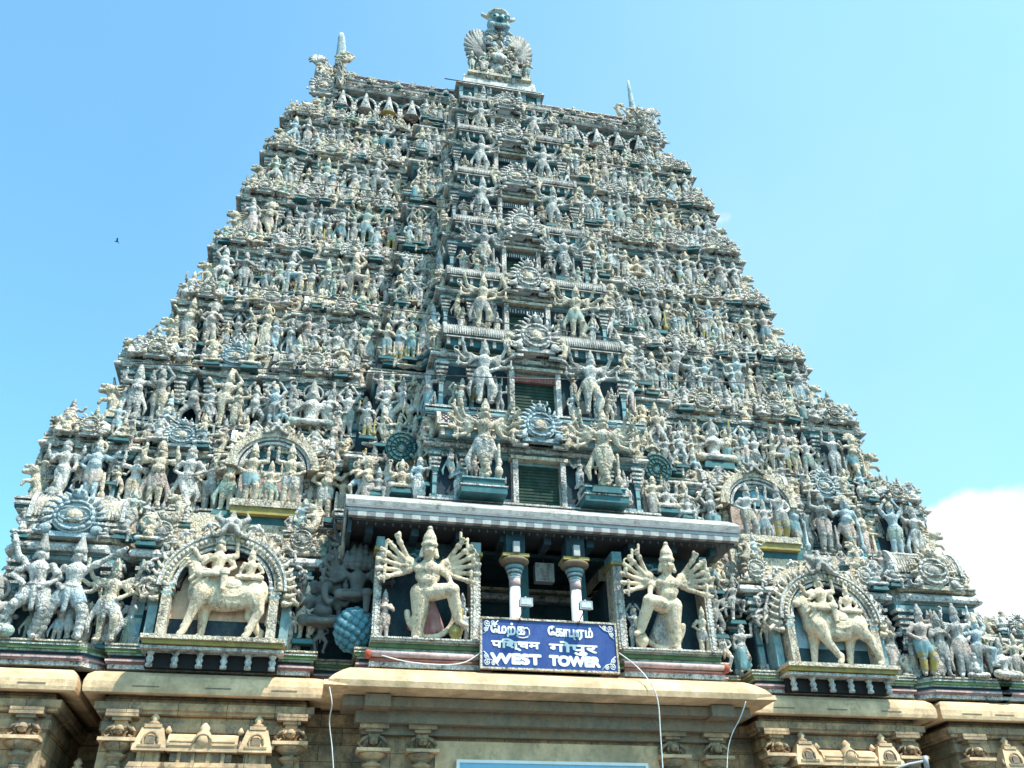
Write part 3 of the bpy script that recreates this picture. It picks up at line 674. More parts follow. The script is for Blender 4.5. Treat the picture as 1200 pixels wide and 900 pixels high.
def lotus(): 
    m = MB(); m.use('white'); m.lathe((0, 0, 0), [(.16, 0), (.26, .1), (.32, .28), (.24, .42), (.12, .55), (.05, .7), (.02, .82)], 7, smooth=True); return m.mesh('finial')
LIB['finial'] = lotus()

# ------------------------------------------------------------------ the tower
tower = thing('temple_tower', 'huge tapering temple gateway tower of painted stucco tiers on a tan stone base', 'tower')
PARTS = {}
def part(name, me, mx): PARTS.setdefault(name, []).append((me, mx))
def TR(x, y, z, sx=1., sy=None, sz=None, rz=0., ry=0., rx=0.):
    sy = sx if sy is None else sy; sz = sx if sz is None else sz
    return Matrix.Translation((x, y, z)) @ Matrix.Rotation(rz, 4, 'Z') @ Matrix.Rotation(ry, 4, 'Y') @ Matrix.Rotation(rx, 4, 'X') @ Matrix.Diagonal((sx, sy, sz, 1))
#        z floor, half width, front y, centre half width, centre front y
TI = [(9.65, 17.5, -.25, 5.2, -.35), (14.55, 16.1, 1.35, 3.65, -.75), (18.1, 14.6, 2.0, 3.5, -.65), (22.0, 13.35, 2.8, 3.3, .15), (25.4, 12.55, 3.4, 3.0, .85), (28.9, 11.9, 4.0, 2.85, 1.55), (32.5, 11.35, 4.7, 2.65, 2.35), (36.2, 10.8, 5.4, 2.4, 3.2), (39.3, 9.9, 6.2, 2.2, 4.2)]
YB = 20.
def plan(W, y0, cw, yc, g=0.):
    """front outline left to right, then round the sides and back"""
    dep = min(.85, .055*W)
    rec = y0+dep
    right = [(cw, yc), (cw, (yc+y0)/2+.35), (.385*W, (yc+y0)/2+.35), (.385*W, rec), (.415*W, rec), (.415*W, y0), (.655*W, y0), (.655*W, rec), (.69*W, rec), (.69*W, y0+.12), (.80*W, y0+.12), (.80*W, rec), (.84*W, rec), (.84*W, y0), (W, y0)]
    left = [(-x, y) for x, y in right[::-1]]
    side = [(W, y0+2.2), (W-.6, y0+2.2), (W-.6, y0+3.2), (W, y0+3.2), (W, YB-.8*y0)]
    sl_ = [(-x, y) for x, y in side[::-1]]
    return left+right+side+sl_
FIGS = []   # (figure, x, y, z, height, bay, row, yaw, colour, cloth, pedestal)
BODYC = ['cream', 'white', 'grey', 'bluish', 'pinkish', 'greenish']
CLOTHC = ['aqua', 'cream', 'greenish', 'white', 'white', 'cream', 'pinkish', 'grey', 'grey', 'bluish', 'white']
rnd = random.Random(3)
def put(fig, x, y, z, h, row, bay, yaw=0, body=None, cloth=None, ped=None, extra=None, label=None, parts=False):
    FIGS.append(dict(fig=fig, x=x, y=y, z=z, h=h, row=row, bay=bay, yaw=yaw, body=body or rnd.choice(BODYC[:2]*3+BODYC), cloth=cloth or rnd.choice(CLOTHC), ped=(rnd.random() < .45) if ped is None else ped, label=label, parts=parts))
STAND = ['guard', 'guard_mirror', 'pray', 'lady', 'lady_mirror', 'four', 'four_halo', 'reach', 'dance', 'squat']+['mix_%d' % q for q in range(16)]
ROWN = ['lowest', 'second', 'third', 'fourth', 'fifth', 'sixth', 'seventh', 'eighth', 'ninth']
def mould(name, pl, spec, zs):
    """stack of bands: (height, overhang, material) from z upward"""
    m = MB(); z = zs
    for h, o, c in spec:
        m.use(c).sweep(pl, [(-.15, z), (o, z), (o, z+h-.001), (-.15, z+h-.001)]); z += h
    m.obj(name, tower); return z
for i in range(1, 8):
    z0, W_, y0, cw, yc = TI[i]; z1 = TI[i+1][0]; H = z1-z0
    pl = plan(W_, y0+.45, cw, yc+.45)
    cols = [('teal', 'aqua', 'white'), ('teal_dark', 'white', 'aqua')][i % 2]
    z = mould('ledge', pl, [(.06, .36, 'white'), (.08, .42, cols[0]), (.04, .44, 'white'), (.09, .46, cols[1]), (.07, .40, cols[0]), (.06, .48, 'white')], z0-.30)
    fl = z  # floor for figures
    hw = z0+H*.60
    m = MB(); m.use(['blue_wall', 'blue_wall', 'teal_dark', 'teal_dark'][i % 4]).sweep(pl, [(0, z0-.3), (0, hw)]); m.use('bluish').sweep(pl, [(.03, z0+.3), (.03, z0+.42)]); m.obj('wall', tower)
    # cornice: small fillets, curved drip roof
    k = H/3.6
    m = MB(); m.use('aqua').sweep(pl, [(0, hw-.25*k), (.10, hw-.18*k), (.10, hw-.10*k), (.16, hw-.10*k), (.16, hw)])
    m.use('white').sweep(pl, [(.0, hw-.01), (.30, hw-.02), (.33, hw+.03*k), (.30, hw+.11*k), (.22, hw+.17*k), (.08, hw+.21*k), (-.6, hw+.22*k)])
    m.use('cream').sweep(pl, [(.1, hw+.21*k), (.22, hw+.22*k), (.22, hw+.28*k), (-.6, hw+.285*k)])
    m.obj('cornice', tower)
    # dentils under the cornice
    zp = hw+.28*k; hp = z1-.30-zp+.25   # parapet zone
    yn = TI[i+1][2]
    m = MB(); m.use('blue_wall').sweep(plan(W_-.12, y0+.75, cw-.1, yc+.75), [(0, zp-.1), (0, z1), (-1.4, z1+.002)]); m.obj('attic_wall', tower)
    LY = y0+.45; ww_ = (.72, .72, .75, .72, .62, .6, .58, .55, .5)[i]
    for sg in (-1, 1):
        B = 'left' if sg < 0 else 'right'
        # pilasters
        for u, dy in ((.985, 0), (.86, 0), (.79, .12), (.70, .12), (.645, 0), (.595, 0), (.475, 0), (.425, 0)):
            part('pilaster', LIB[rnd.choice(['pilaster', 'pilaster_grey'])], TR(sg*u*W_, LY+dy, fl, 1.5*k*.9, 1.5*k*.9, hw-fl-.05))
        for x, y in ((cw-.12, yc+.45), (cw-.75*k-.4, yc+.45)):
            part('pilaster', LIB['pilaster'], TR(sg*x, y, fl, 1.4*k, 1.4*k, hw-fl-.05))
        # parapet pavilions
        s = hp*.95
        part('dome', LIB['dome'], TR(sg*.925*W_, LY-.0, zp, 1.35*k*.8, .9*k, s))
        part('parapet_roof', LIB[['barrel', 'barrel_cream', 'barrel_ribbed'][i % 3]], TR(sg*.535*W_, LY+.12, zp, .105*W_, 1.15*k, s*.92))
        part('parapet_roof', LIB['barrel_ribbed'], TR(sg*.745*W_, LY+.25, zp, .05*W_, 1.1*k, s*.85))
        part('medallion', LIB[rnd.choice(['medallion_cream', 'medallion', 'medallion_cream'])], TR(sg*(.535+rnd.uniform(-.012, .012))*W_, LY-.46, zp-.05, rnd.uniform(.95, 1.2)*k, 1.1*k, rnd.uniform(.95, 1.15)*k))
        part('medallion', LIB[rnd.choice(['medallion', 'medallion_cream', 'medallion_blue' if i < 3 else 'medallion'])], TR(sg*(.745+rnd.uniform(-.01, .01))*W_, LY-.36, zp-.05, rnd.uniform(1.1, 1.4)*k, 1.2*k, rnd.uniform(1., 1.18)*k))
        part('medallion', LIB['medallion_plain'], TR(sg*.925*W_, LY-.56, zp, .95*k, 1*k, .9*k))
        for u in (.455, .615): part('medallion', LIB['medallion_plain'], TR(sg*u*W_, LY-.40, zp, .55*k, .6*k, .62*k))
        for u in (.985, .87): part('finial', LIB['finial'], TR(sg*u*W_, LY-.38, zp, .62*k))
        for u in (.43, .5, .57, .64, .71, .78): part('finial', LIB['finial'], TR(sg*u*W_, LY-.34+(.12 if u > .7 else 0), zp-.02, .42*k))
        part('corner_beast', LIB['yali'], TR(sg*(W_+.1), LY-.1, fl-.05, 1.5*k*(-sg), 1.5*k, 1.5*k))
        part('corner_beast', LIB['yali'], TR(sg*(W_+.15), LY+1.5, fl-.05, 1.5*k*(-sg), 1.5*k, 1.5*k))
        part('corner_beast', LIB['yali'], TR(sg*(W_-.1), LY-.1, zp-.05, .95*k*(-sg), 1.*k, 1.0*k))
        part('corner_beast', LIB['yali'], TR(sg*(.665*W_), LY-.1, zp-.05, .9*k*(-sg), .9*k, .95*k))
        part('corner_beast', LIB['yali'], TR(sg*(cw+.1), yc+.4, zp-.05, .95*k*(-sg), 1.*k, 1.05*k))
        part('corner_beast', LIB['yali'], TR(sg*(.415*W_), LY-.1, zp-.05, .8*k*(sg), .9*k, .95*k))
        # ---- figures on the ledge
        hF = (2.45, 2.5, 2.35, 2.3, 2.15, 2.15, 2.15, 1.95)[i]
        def st(u, f, b, dy=0., fig=None, zz=0.):
            put(fig or rnd.choice(STAND), sg*u*W_+rnd.uniform(-.05, .05), LY-.30+dy+rnd.uniform(-.04, .04), fl+zz, hF*f*rnd.uniform(.95, 1.05), i, b, rnd.uniform(-.2, .2)-sg*(.1 if u > .9 else 0))
        cb, mb_, nb, ib, gb = [B+' '+q for q in ('corner bay', 'middle bay', 'niche bay', 'inner bay', 'recess')]
        st(.955, .92, cb); st(.895, .9, cb)
        st(.822, .85, gb, .3)
        if i == 1: st(.775, .95, mb_); st(.715, .95, mb_)
        else: st(.745, 1., mb_, fig=rnd.choice(['four', 'many', 'four_halo', 'dance', 'club'])); st(.715, .7, mb_, -.05); st(.778, .7, mb_, -.05)
        st(.672, .85, gb, .25)
        if i > 1:
            put(rnd.choice(['many', 'club', 'four', 'sit_four', 'dance']) if i != 2 else 'sit_four', sg*.535*W_, LY-.32, fl+.12, hF*(1.1 if i != 2 else 1.5), i, nb)
            for u, f in ((.445, .85), (.49, .8), (.58, .8), (.625, .85)): st(u, f, nb, -.02)
            if i < 5: st(.468, .5, nb, -.22); st(.602, .5, nb, -.22)
        else:
            for u in (.435, .638): st(u, .9, nb)
        st(.40, .8, gb, .2)
        yi = (yc+.45+y0+.45)/2+.35
        xi0, xi1 = cw+.25, .385*W_-.2
        if xi1-xi0 > .5:
            n = 2 if xi1-xi0 < 1.3 else 3
            for q in range(n):
                x = xi0+(xi1-xi0)*(q+.5)/n
                put(rnd.choice(STAND), sg*x, yi-.25, fl, hF*.85, i, ib, rnd.uniform(-.2, .2))
                put(rnd.choice(['gana', 'sit', 'gana_hip', 'sit_lady']), sg*x, yi-.2, zp+.1, 1.35*k, i+.5, ib+' parapet')
        # parapet seated row
        for u, fg, b in ((.675, 'gana', gb), (.82, 'sit_lady', gb), (.40, 'gana_hip', gb), (.70, 'sit', mb_), (.79, 'gana', mb_), (.47, 'gana', nb), (.60, 'gana_hip', nb), (.86, 'sit', cb), (.972, 'gana', cb)):
            put(fg, sg*u*W_, LY-.36+(.45 if b == gb else 0), zp+.05, rnd.uniform(1.3, 1.6)*k, i+.5, b+' parapet', rnd.uniform(-.3, .3))
    for sg in (-1, 1):
        B = 'left' if sg < 0 else 'right'
        for q in range(26):   # small attendants crowding the wall behind the main row
            u = .41+.59*(q+rnd.random())/26
            put(rnd.choice(STAND+['gana', 'sit', 'sit_four']), sg*u*W_, LY-.02+(.12 if .69 < u < .8 else 0)+(.5 if .655 < u < .69 or .8 < u < .84 else 0), fl+rnd.choice([.0, .1, .45, .9])*k, hF*rnd.uniform(.45, .62), i, B+' back wall', rnd.uniform(-.4, .4))
        for q in range(4): put(rnd.choice(STAND), sg*(cw+.22), yc+.75+.42*q, fl+rnd.choice([0, .8*k]), hF*rnd.uniform(.6, .85), i, B+' bay flank', sg*rnd.uniform(.7, 1.3))
        for q in range(3): put(rnd.choice(['gana', 'sit', 'sit_lady', 'mix_3']), sg*(cw+.2), yc+.6+.5*q, zp+rnd.uniform(0, .4)*k, 1.4*k, i+.5, B+' bay flank', sg*rnd.uniform(.7, 1.3))
        for q in range(5): put(rnd.choice(STAND), sg*(cw+.3+(.385*W_-cw-.5)*q/4), (yc+y0)/2+.62, fl+rnd.choice([0, .5, 1.]), hF*.6, i, B+' inner bay')
        for q in range(3): put(rnd.choice(STAND), sg*(ww_+.35+(cw-ww_-.6)*(q+.5)/3), yc+.36, fl+rnd.choice([0, .4, .9])*k, hF*.5, i, 'window bay')
    # small gable ornaments along the drip moulding, and a back row of little figures above it
    for sg in (-1, 1):
        B = 'left' if sg < 0 else 'right'
        for q in range(13):
            u = .43+.56*q/12
            if .655 < u < .69 or .80 < u < .84: continue
            part('gable_ornament', LIB['medallion_plain'], TR(sg*u*W_, LY-.30+(.12 if .69 < u < .8 else 0), hw-.08, rnd.uniform(.34, .44)*k, .34*k, rnd.uniform(.38, .52)*k))
        for q in range(5): part('gable_ornament', LIB['medallion_plain'], TR(sg*(.35+(cw-.5)*q/4), yc+.45-.30, hw-.06, .30*k, .30*k, .34*k))
        for q in range(15):
            u = .41+.58*(q+rnd.uniform(.2, .8))/15
            put(rnd.choice(STAND+['gana', 'sit', 'gana_hip']), sg*u*W_, LY+.0+rnd.uniform(-.05, .25), zp+rnd.uniform(0, .35)*k, rnd.uniform(1.15, 1.55)*k, i+.5, B+' back parapet')
        for q in range(4):
            x = cw+.2+(.385*W_-cw-.3)*(q+.5)/4; put(rnd.choice(STAND), sg*x, (yc+y0)/2+.55, zp+rnd.uniform(.0, .6), 1.5*k, i+.5, B+' back parapet')
        for q in range(3): put(rnd.choice(['guard', 'lady', 'reach']), sg*(W_+.15), LY+.5+.55*q, fl, hF*.85, i, B+' end', sg*1.3)
        for q in range(3): put(rnd.choice(['gana', 'sit', 'gana_hip']), sg*(W_+.1), LY+.2+.6*q, zp, 1.4*k, i+.5, B+' end', sg*1.3)
    # ---- centre bay
    m = MB(); wy = yc+.45; ww = (.72, .72, .75, .72, .62, .6, .58, .55, .5)[i]; wt = hw-.42*k
    # window frame deepened to cast shade; slatted panel coloured dark as recess shade
    m.use('white').box(-ww-.22, -ww, wy-.12, wy+.02, fl, wt+.1); m.box(ww, ww+.22, wy-.12, wy+.02, fl, wt+.1); m.use('cream').box(-ww-.3, ww+.3, wy-.18, wy+.02, wt+.1, wt+.26); m.use('aqua').box(-ww-.24, ww+.24, wy-.10, wy+.02, wt, wt+.097)
    m.use('white').box(-ww-.2, -ww-.02, wy-.32, wy-.122, fl, wt+.1); m.box(ww+.02, ww+.2, wy-.32, wy-.122, fl, wt+.1); m.use('cream').box(-ww-.28, ww+.28, wy-.38, wy-.182, wt+.1, wt+.22)
    fr = m.obj('window', tower)
    m = MB(); m.use('green' if i < 5 else 'blue_wall').box(-ww, ww, wy-.03, wy-.01, fl, wt)
    for q in range(14):
        zz = fl+(wt-fl)*q/14; m.use('green' if i < 5 else 'blue_wall').box(-ww, ww, wy-.05, wy-.032, zz, zz+(wt-fl)/14*.6)
    m.obj('shutter', fr)
    if i > 1:
        m = MB(); m.use('teal_dark' if i != 2 else 'rose').box(-ww-.1, ww+.1, wy-.20, wy-.06, wt-.30, wt-.05); m.use('white' if i != 2 else 'orange_red')
        for q in range(13): x = -ww+2*ww*(q+.5)/13; m.box(x-.02, x+.02, wy-.225, wy-.198, wt-.26, wt-.10)
        m.obj('lattice_panel', fr)
    part('parapet_roof', LIB['barrel_lattice' if i == 1 else 'barrel_ribbed'], TR(-(cw*.56), wy-.15, zp, cw*.40, 1.1*k, hp*.95)); part('parapet_roof', LIB['barrel_lattice' if i == 1 else 'barrel_ribbed'], TR(cw*.56, wy-.15, zp, cw*.40, 1.1*k, hp*.95))
    part('medallion', LIB['medallion_blue' if i == 1 else 'medallion'], TR(0, wy-.66, zp-.05, 1.55*k, 1.3*k, (1.5 if i < 5 else 1.25)*k))
    for sg in (-1, 1):
        part('medallion', LIB['medallion_cream'], TR(sg*cw*.56, wy-.46, zp+.30*k, .72*k, .6*k, .72*k))
        part('scroll', LIB['scroll'], TR(sg*.72*k, wy-.6, hw+.05, .9*k))
        part('corner_beast', LIB['yali'], TR(sg*.95*k, wy-.62, hw+.15, .8*k*sg, .8*k, .9*k))
        hc = (0, 2.8, 2.6, 2.4, 2.3, 2.25, 2.2, 1.9)[i]
        put('many_cross' if i in (1, 4) else 'many', sg*cw*.56, wy-(.85 if i == 1 else .62), fl+(.58 if i == 1 else .10), hc, i, 'window bay', body=['cream', 'cream', 'white', 'cream', 'white', 'white', 'white', 'white'][i])
        put(rnd.choice(['lady', 'pray', 'guard']), sg*(cw*.56+.72), wy-.3, fl, hc*.5, i, 'window bay'); put(rnd.choice(['lady', 'pray', 'guard']), sg*(cw*.56-.62), wy-.3, fl, hc*.45, i, 'window bay')
# ------------------------------------------------------------------ lowest tier (tier 1)
z0, W_, y0, cw, yc = TI[0]
def plan1(off=0.):
    """front outline of the lowest stucco tier; off moves it back"""
    y = y0+off
    right = [(2.15, 2.6), (2.15, -.35+off), (5.25, -.35+off), (5.25, 1.0+off), (7.3, 1.0+off), (7.3, .25+off), (12.1, .25+off), (12.1, 1.15+off), (12.75, 1.15+off), (12.75, .1+off), (17.0, .1+off)]
    # the corner groups
    right = right[:10]+[(12.75, .15+off), (15.6, .15+off), (15.6, .8+off), (16.1, .8+off), (16.1, .15+off), (18.3, .15+off)]
    left = [(-x, y_) for x, y_ in right[::-1]]
    return left+right+[(18.3, 19.5), (-18.3, 19.5)]
pl = plan1()
hw = 12.35
def clip16(P, c=15.58):
    out = []
    for x, y in P:
        q = (max(-c, min(c, x)), y)
        if not out or q != out[-1]: out.append(q)
    return [p for i_, p in enumerate(out) if not (0 < i_ < len(out)-1 and abs(p[0]) == c and out[i_-1][0] == p[0] == out[i_+1][0])]
m = MB(); m.use('blue_wall').sweep(clip16(pl), [(0, 9.3), (0, hw)])
for sg in (-1, 1): m.box(min(sg*15.5, sg*18.3), max(sg*15.5, sg*18.3), .15, 12, 9.3, 11.0)
m.obj('wall', tower)
m = MB()
for sg in (-1, 1):
    a, b = sorted((sg*15.6, sg*18.55)); m.use('white').prism([(.2, 10.95), (-.22, 10.95), (-.26, 11.03), (-.2, 11.14), (-.05, 11.22), (.2, 11.24)][::-1], a, b); m.use('cream').box(a+.1, b-.1, -.05, 12, 11.242, 11.32)
m.obj('corner_cornice', tower)
# ledge bands between the tan stone cornice and the figures
m = MB(); plo = plan1(0)
Z = 9.02
for h, o, c in ((.12, .36, 'white'), (.06, .42, 'rose'), (.05, .45, 'pale_rose'), (.04, .40, 'rose'), (.09, .34, 'teal_dark'), (.06, .42, 'greenish'), (.10, .48, 'grass_green'), (.03, .51, 'white'), (.06, .46, 'greenish'), (.05, .52, 'cream')):
    m.use(c).sweep(plo, [(-.2, Z), (o, Z), (o, Z+h-.001), (-.2, Z+h-.001)]); Z += h
m.obj('ledge', tower)
FL1 = Z
k = 1.25
plc = [(x, (max(y, 1.1) if abs(x) < 5.3 else y)) for x, y in pl]
plc = [p for i_, p in enumerate(plc) if i_ == 0 or p != plc[i_-1]]
plc = clip16([p for p in plc if not (abs(p[0]) < 5.2 and p[1] < 2)])
m = MB(); m.use('aqua').sweep(plc, [(0, hw-.3), (.12, hw-.22), (.12, hw-.1), (.2, hw-.1), (.2, hw)])
m.use('white').sweep(plc, [(0, hw-.01), (.40, hw-.04), (.44, hw+.05), (.40, hw+.16), (.28, hw+.26), (.1, hw+.33), (-1.2, hw+.34)])
m.use('cream').sweep(plc, [(.1, hw+.32), (.34, hw+.33), (.34, hw+.42), (-1.2, hw+.425)])
m.obj('cornice', tower)
zp = hw+.42
m = MB(); m.use('cream').sweep(clip16(plan1(.7), 15.5), [(0, zp-.2), (0, 14.3), (-1.6, 14.302)]); m.obj('attic_wall', tower)
for sg in (-1, 1):
    B = 'left' if sg < 0 else 'right'
    for x in (7.45, 7.95, 11.4, 11.95, 12.9, 15.45, 16.25, 18.1, 6.9): part('pilaster', LIB['pilaster'], TR(sg*x, (.25 if 7 < x < 12.2 else .15 if x > 12 else 1.0), FL1, 2.0, 2.0, (hw if x < 16 else 11.0)-FL1-.1))
    s = 1.55
    part('parapet_roof', LIB['barrel'], TR(sg*14.2, .3, zp, 1.3, 1.3, s)); part('dome', LIB['dome'], TR(sg*17.2, .4, 11.3, 1.3, 1.1, .95))
    part('medallion', LIB['medallion_blue' if sg < 0 else 'medallion_cream'], TR(sg*14.2, -.42, zp-.1, 1.75, 1.5, 1.5)); part('medallion', LIB['medallion'], TR(sg*17.2, -.25, 11.28, .8, .9, .7))
    for x in (13.0, 15.4): part('corner_beast', LIB['yali'], TR(sg*x, -.1, zp-.05, 1.1*(-sg), 1.1, 1.0))
    for x in (16.3, 18.1): part('corner_beast', LIB['yali'], TR(sg*x, .1, 11.28, .8*(-sg), .8, .8))
    cb, mb_, gb = B+' corner bay', B+' middle bay', B+' recess'
    # ------- deep arched niche with mounted group
    nx = sg*9.67; ny = .25
    part_m = MB(); m = part_m
    m.use('blue_wall').box(nx-1.5, nx+1.5, ny-.52, ny+.05, FL1+.1, FL1+.75); m.use('tan_back' if sg < 0 else 'pale_blue_back').box(nx-1.5, nx+1.5, ny-.54, ny+.05, FL1+.752, FL1+1.5); m.plate([(1.3*math.cos(PI*q_/20), 1.25*math.sin(PI*q_/20)) for q_ in range(21)], -.54, .05, (nx, ny, FL1+1.50))
    m.use('white')
    # jambs with lamella capitals
    for s2 in (-1, 1):
        for j, (w, z_, h_) in enumerate(((.16, 0, 1.25), (.20, 1.25, .06), (.15, 1.31, .08), (.23, 1.39, .06), (.17, 1.45, .08), (.26, 1.53, .07))):
            m.use(('cream', 'aqua', 'white')[j % 3]).box(nx+s2*1.50-w*.8, nx+s2*1.50+w*.8, ny-.98, ny+.05, FL1+.1+z_, FL1+.1+z_+h_-.002)
            m.use(('aqua', 'white', 'cream')[j % 3]).box(nx+s2*1.86-w*.8, nx+s2*1.86+w*.8, ny-.62, ny+.05, FL1+.1+z_*1.02, FL1+.1+z_*1.02+h_-.002)
    # two-lobed inner arch and stepped bands
    cz = FL1+1.58
    def arch(r, w, y_a, y_b, c, cusp=0., z_c=cz, n=28, x_s=1.):
        out, inn = [], []
        for q in range(n+1):
            a = PI*q/n; cu = cusp*math.exp(-((a-PI/2)/.22)**2)
            out.append(((r+w)*math.cos(a)*x_s, (r+w)*math.sin(a)*.93)); inn.append((r*math.cos(a)*x_s, (r-cu)*math.sin(a)*.93))
        for q in range(n):
            vs = [(nx+p[0], y_, z_c+p[1]) for y_ in (y_a, y_b) for p in (inn[q], out[q], out[q+1], inn[q+1])]
            m.use(c).add(vs, [(0, 1, 2, 3), (7, 6, 5, 4), (0, 3, 7, 4), (1, 5, 6, 2), (0, 4, 5, 1), (3, 2, 6, 7)])
    arch(1.20, .12, ny-.84, ny+.02, 'black', .24); arch(1.32, .09, ny-.96, ny+.02, 'white', .0); arch(1.41, .06, ny-.88, ny+.02, 'grey'); arch(1.47, .28, ny-1.0, ny+.02, 'cream'); arch(1.75, .07, ny-1.04, ny+.02, 'white')
    m.use('cream')
    for q in range(27):   # flame fringe
        a = math.radians(-12+204*q/26); r = 1.78; ca, sa = math.cos(a), math.sin(a)*.93
        b = a+.07*(1 if ca > 0 else -1)
        m.tube([(nx+r*ca, ny-.85, cz+r*sa), (nx+(r+.16)*ca, ny-.9, cz+(r+.16)*sa), (nx+(r+.32)*math.cos(b), ny-.82, cz+(r+.32)*math.sin(b)*.93)], .12, 5, True, .03)
    for q in range(34):
        a = math.radians(2+176*q/33); r = 1.61; m.use('white' if q % 2 else 'cream').ell((nx+r*math.cos(a), ny-1.03, cz+r*math.sin(a)*.93), (.065, .05, .075), 6, 4)
    for s2 in (-1, 1):   # sea-monster ends of the arch
        m.use('cream').ell((nx+s2*1.85, ny-.7, cz-.12), (.26, .2, .24), 8, 6); m.tube([(nx+s2*1.85, ny-.8, cz-.1), (nx+s2*2.2, ny-.85, cz-.35), (nx+s2*2.35, ny-.8, cz-.1), (nx+s2*2.15, ny-.75, cz+.15)], .10, 6, True, .04)
    m.obj('niche_arch', tower)
    for q in range(11):
        a = math.radians(4+172*q/10)
        part('scroll', LIB['scroll'], Matrix.Translation((nx+2.0*math.cos(a), ny-.35, cz+1.9*math.sin(a))) @ Matrix.Rotation(PI/2-a, 4, 'Y') @ Matrix.Diagonal((.9, 1, .8, 1)))
    # lion mask
    P = [El((0, 0, .3), (.26, .2, .22)), Cp((-.1, -.15, .2), (-.22, -.22, .02), .08, .05), Cp((.1, -.15, .2), (.22, -.22, .02), .08, .05), El((0, -.2, .22), (.09, .09, .07)), Cp((0, 0, .5), (0, 0, .68), .1, .04)]
    for s2 in (-1, 1): P += [El((s2*.11, -.17, .36), .07, 2), Cp((s2*.2, 0, .38), (s2*.4, 0, .5), .09, .06), Cp((s2*.4, 0, .5), (s2*.34, 0, .68), .06, .02), Cp((s2*.15, -.1, .05), (s2*.42, -.15, -.05), .06, .05), Cp((s2*.42, -.15, -.05), (s2*.5, -.15, .12), .05, .03)]
    LIB['mask'] = sculpt('mask', P, .018, 2200)
    for a_, b_ in enumerate(('grey', 'cream', 'white', 'grey')): LIB['mask'].materials[a_] = MATS[b_]
    part('lion_mask', LIB['mask'], TR(nx, ny-.95, cz+1.62, 1.15))
    # ledge with gold band, and baluster gallery below
    m = MB(); a, b = nx-1.95, nx+1.95
    m.use('cream').box(a, b, -.98, .2, FL1-.02, FL1+.10); m.use('gold').box(a+.06, b-.06, -.88, .2, FL1-.14, FL1-.022); m.use('greenish').box(a+.1, b-.1, -.74, .2, FL1-.17, FL1-.142)
    m.use('white').box(a+.02, b-.02, -.80, .2, FL1-.25, FL1-.172); m.obj('niche_shelf', tower)
    m = MB(); m.use('black').box(a+.15, b-.15, -.34, .2, 9.03, FL1-.252); m.obj('gallery_shade_block', tower)  # solid black block painted as the shade behind the balusters
    for q in range(6):
        x = a+.3+(b-a-.6)*q/5; mm = MB(); mm.use('white').lathe((0, 0, 0), [(.09, 0), (.09, .08), (.06, .1), (.10, .2), (.06, .3), (.10, .36), (.10, .42)], 8)
        LIB.setdefault('baluster', mm.mesh('baluster')); part('baluster', LIB['baluster'], TR(x, -.52, 9.0, 1.1, 1.1, (FL1-.25-9.0)/.42))
    # upper niche on tier 2
    nx2 = sg*8.85; ux = nx2; z2 = TI[1][0]; LY2 = TI[1][2]+.45
    m = MB(); nx = nx2; ny = LY2
    fl2 = z2+.12; cz2 = fl2+1.55
    m.use('pinkish').box(nx2-1.05, nx2+1.05, ny-.38, ny+.05, fl2, cz2)
    for r_, w_, ya, c in ((1.0, .10, ny-.62, 'white'), (1.10, .06, ny-.56, 'charcoal'), (1.16, .10, ny-.66, 'white'), (1.26, .28, ny-.72, 'cream')): arch(r_, w_, ya, ny+.02, c, 0, cz2)
    m.use('teal').plate([(1.0*math.cos(PI*q/20), .95*math.sin(PI*q/20)) for q in range(21)], -.38, .02, (nx2, ny, cz2))
    m.use('cream')
    for q in range(19):
        a_ = math.radians(-5+190*q/18); r = 1.5; m.tube([(nx2+r*math.cos(a_), ny-.6, cz2+r*.93*math.sin(a_)), (nx2+(r+.28)*math.cos(a_+.05), ny-.62, cz2+(r+.26)*.93*math.sin(a_+.05))], .11, 5, True, .03)
    m.obj('niche_arch', tower)
    part('lion_mask', LIB['mask'], TR(nx2, ny-.65, cz2+1.32, .85))
    m = MB(); m.use('cream').box(nx2-1.15, nx2+1.15, ny-1.15, ny, fl2-.12, fl2+.12); m.use('gold').box(nx2-1.1, nx2+1.1, ny-1.08, ny, fl2-.36, fl2-.122); m.use('teal').box(nx2-1.3, nx2+1.3, ny-.86, ny, fl2-.62, fl2-.362); m.obj('niche_shelf', tower)
    m = MB(); m.use('teal')   # fan-shaped parasol behind the niche group
    if sg < 0:
        m.use('teal').plate(petal_prof(.34, .40, 15, -.2, PI+.2), -.50, -.40, (nx2+.0, ny, cz2+.38)); m.use('teal_dark')
        for q in range(11): a_ = PI*q/10; m.tube([(nx2, ny-.51, cz2+.34), (nx2+.36*math.cos(a_), ny-.51, cz2+.38+.36*math.sin(a_))], .012, 4)
    else: m.use('ball_blue').plate([(.34*math.cos(2*PI*q/20), .34*math.sin(2*PI*q/20)) for q in range(20)], -.48, -.40, (nx2+.05, ny, cz2+.38)); m.use('teal').tube([(nx2+.05+.34*math.cos(2*PI*q/20), ny-.47, cz2+.38+.34*math.sin(2*PI*q/20)) for q in range(21)], .03, 5)
    m.obj('niche_fan', tower)
    for q, (dx, f, h) in enumerate(((-.62, 'guard', 2.15), (0, 'four', 1.55), (.62, 'guard_mirror', 2.2))): put(f, nx2+dx, ny-.78, fl2+.12, h, 1, B+' arched niche', body='cream' if sg < 0 else 'white', ped=False, parts=True)
    # ------- figures of the lowest row
    hF = 2.7
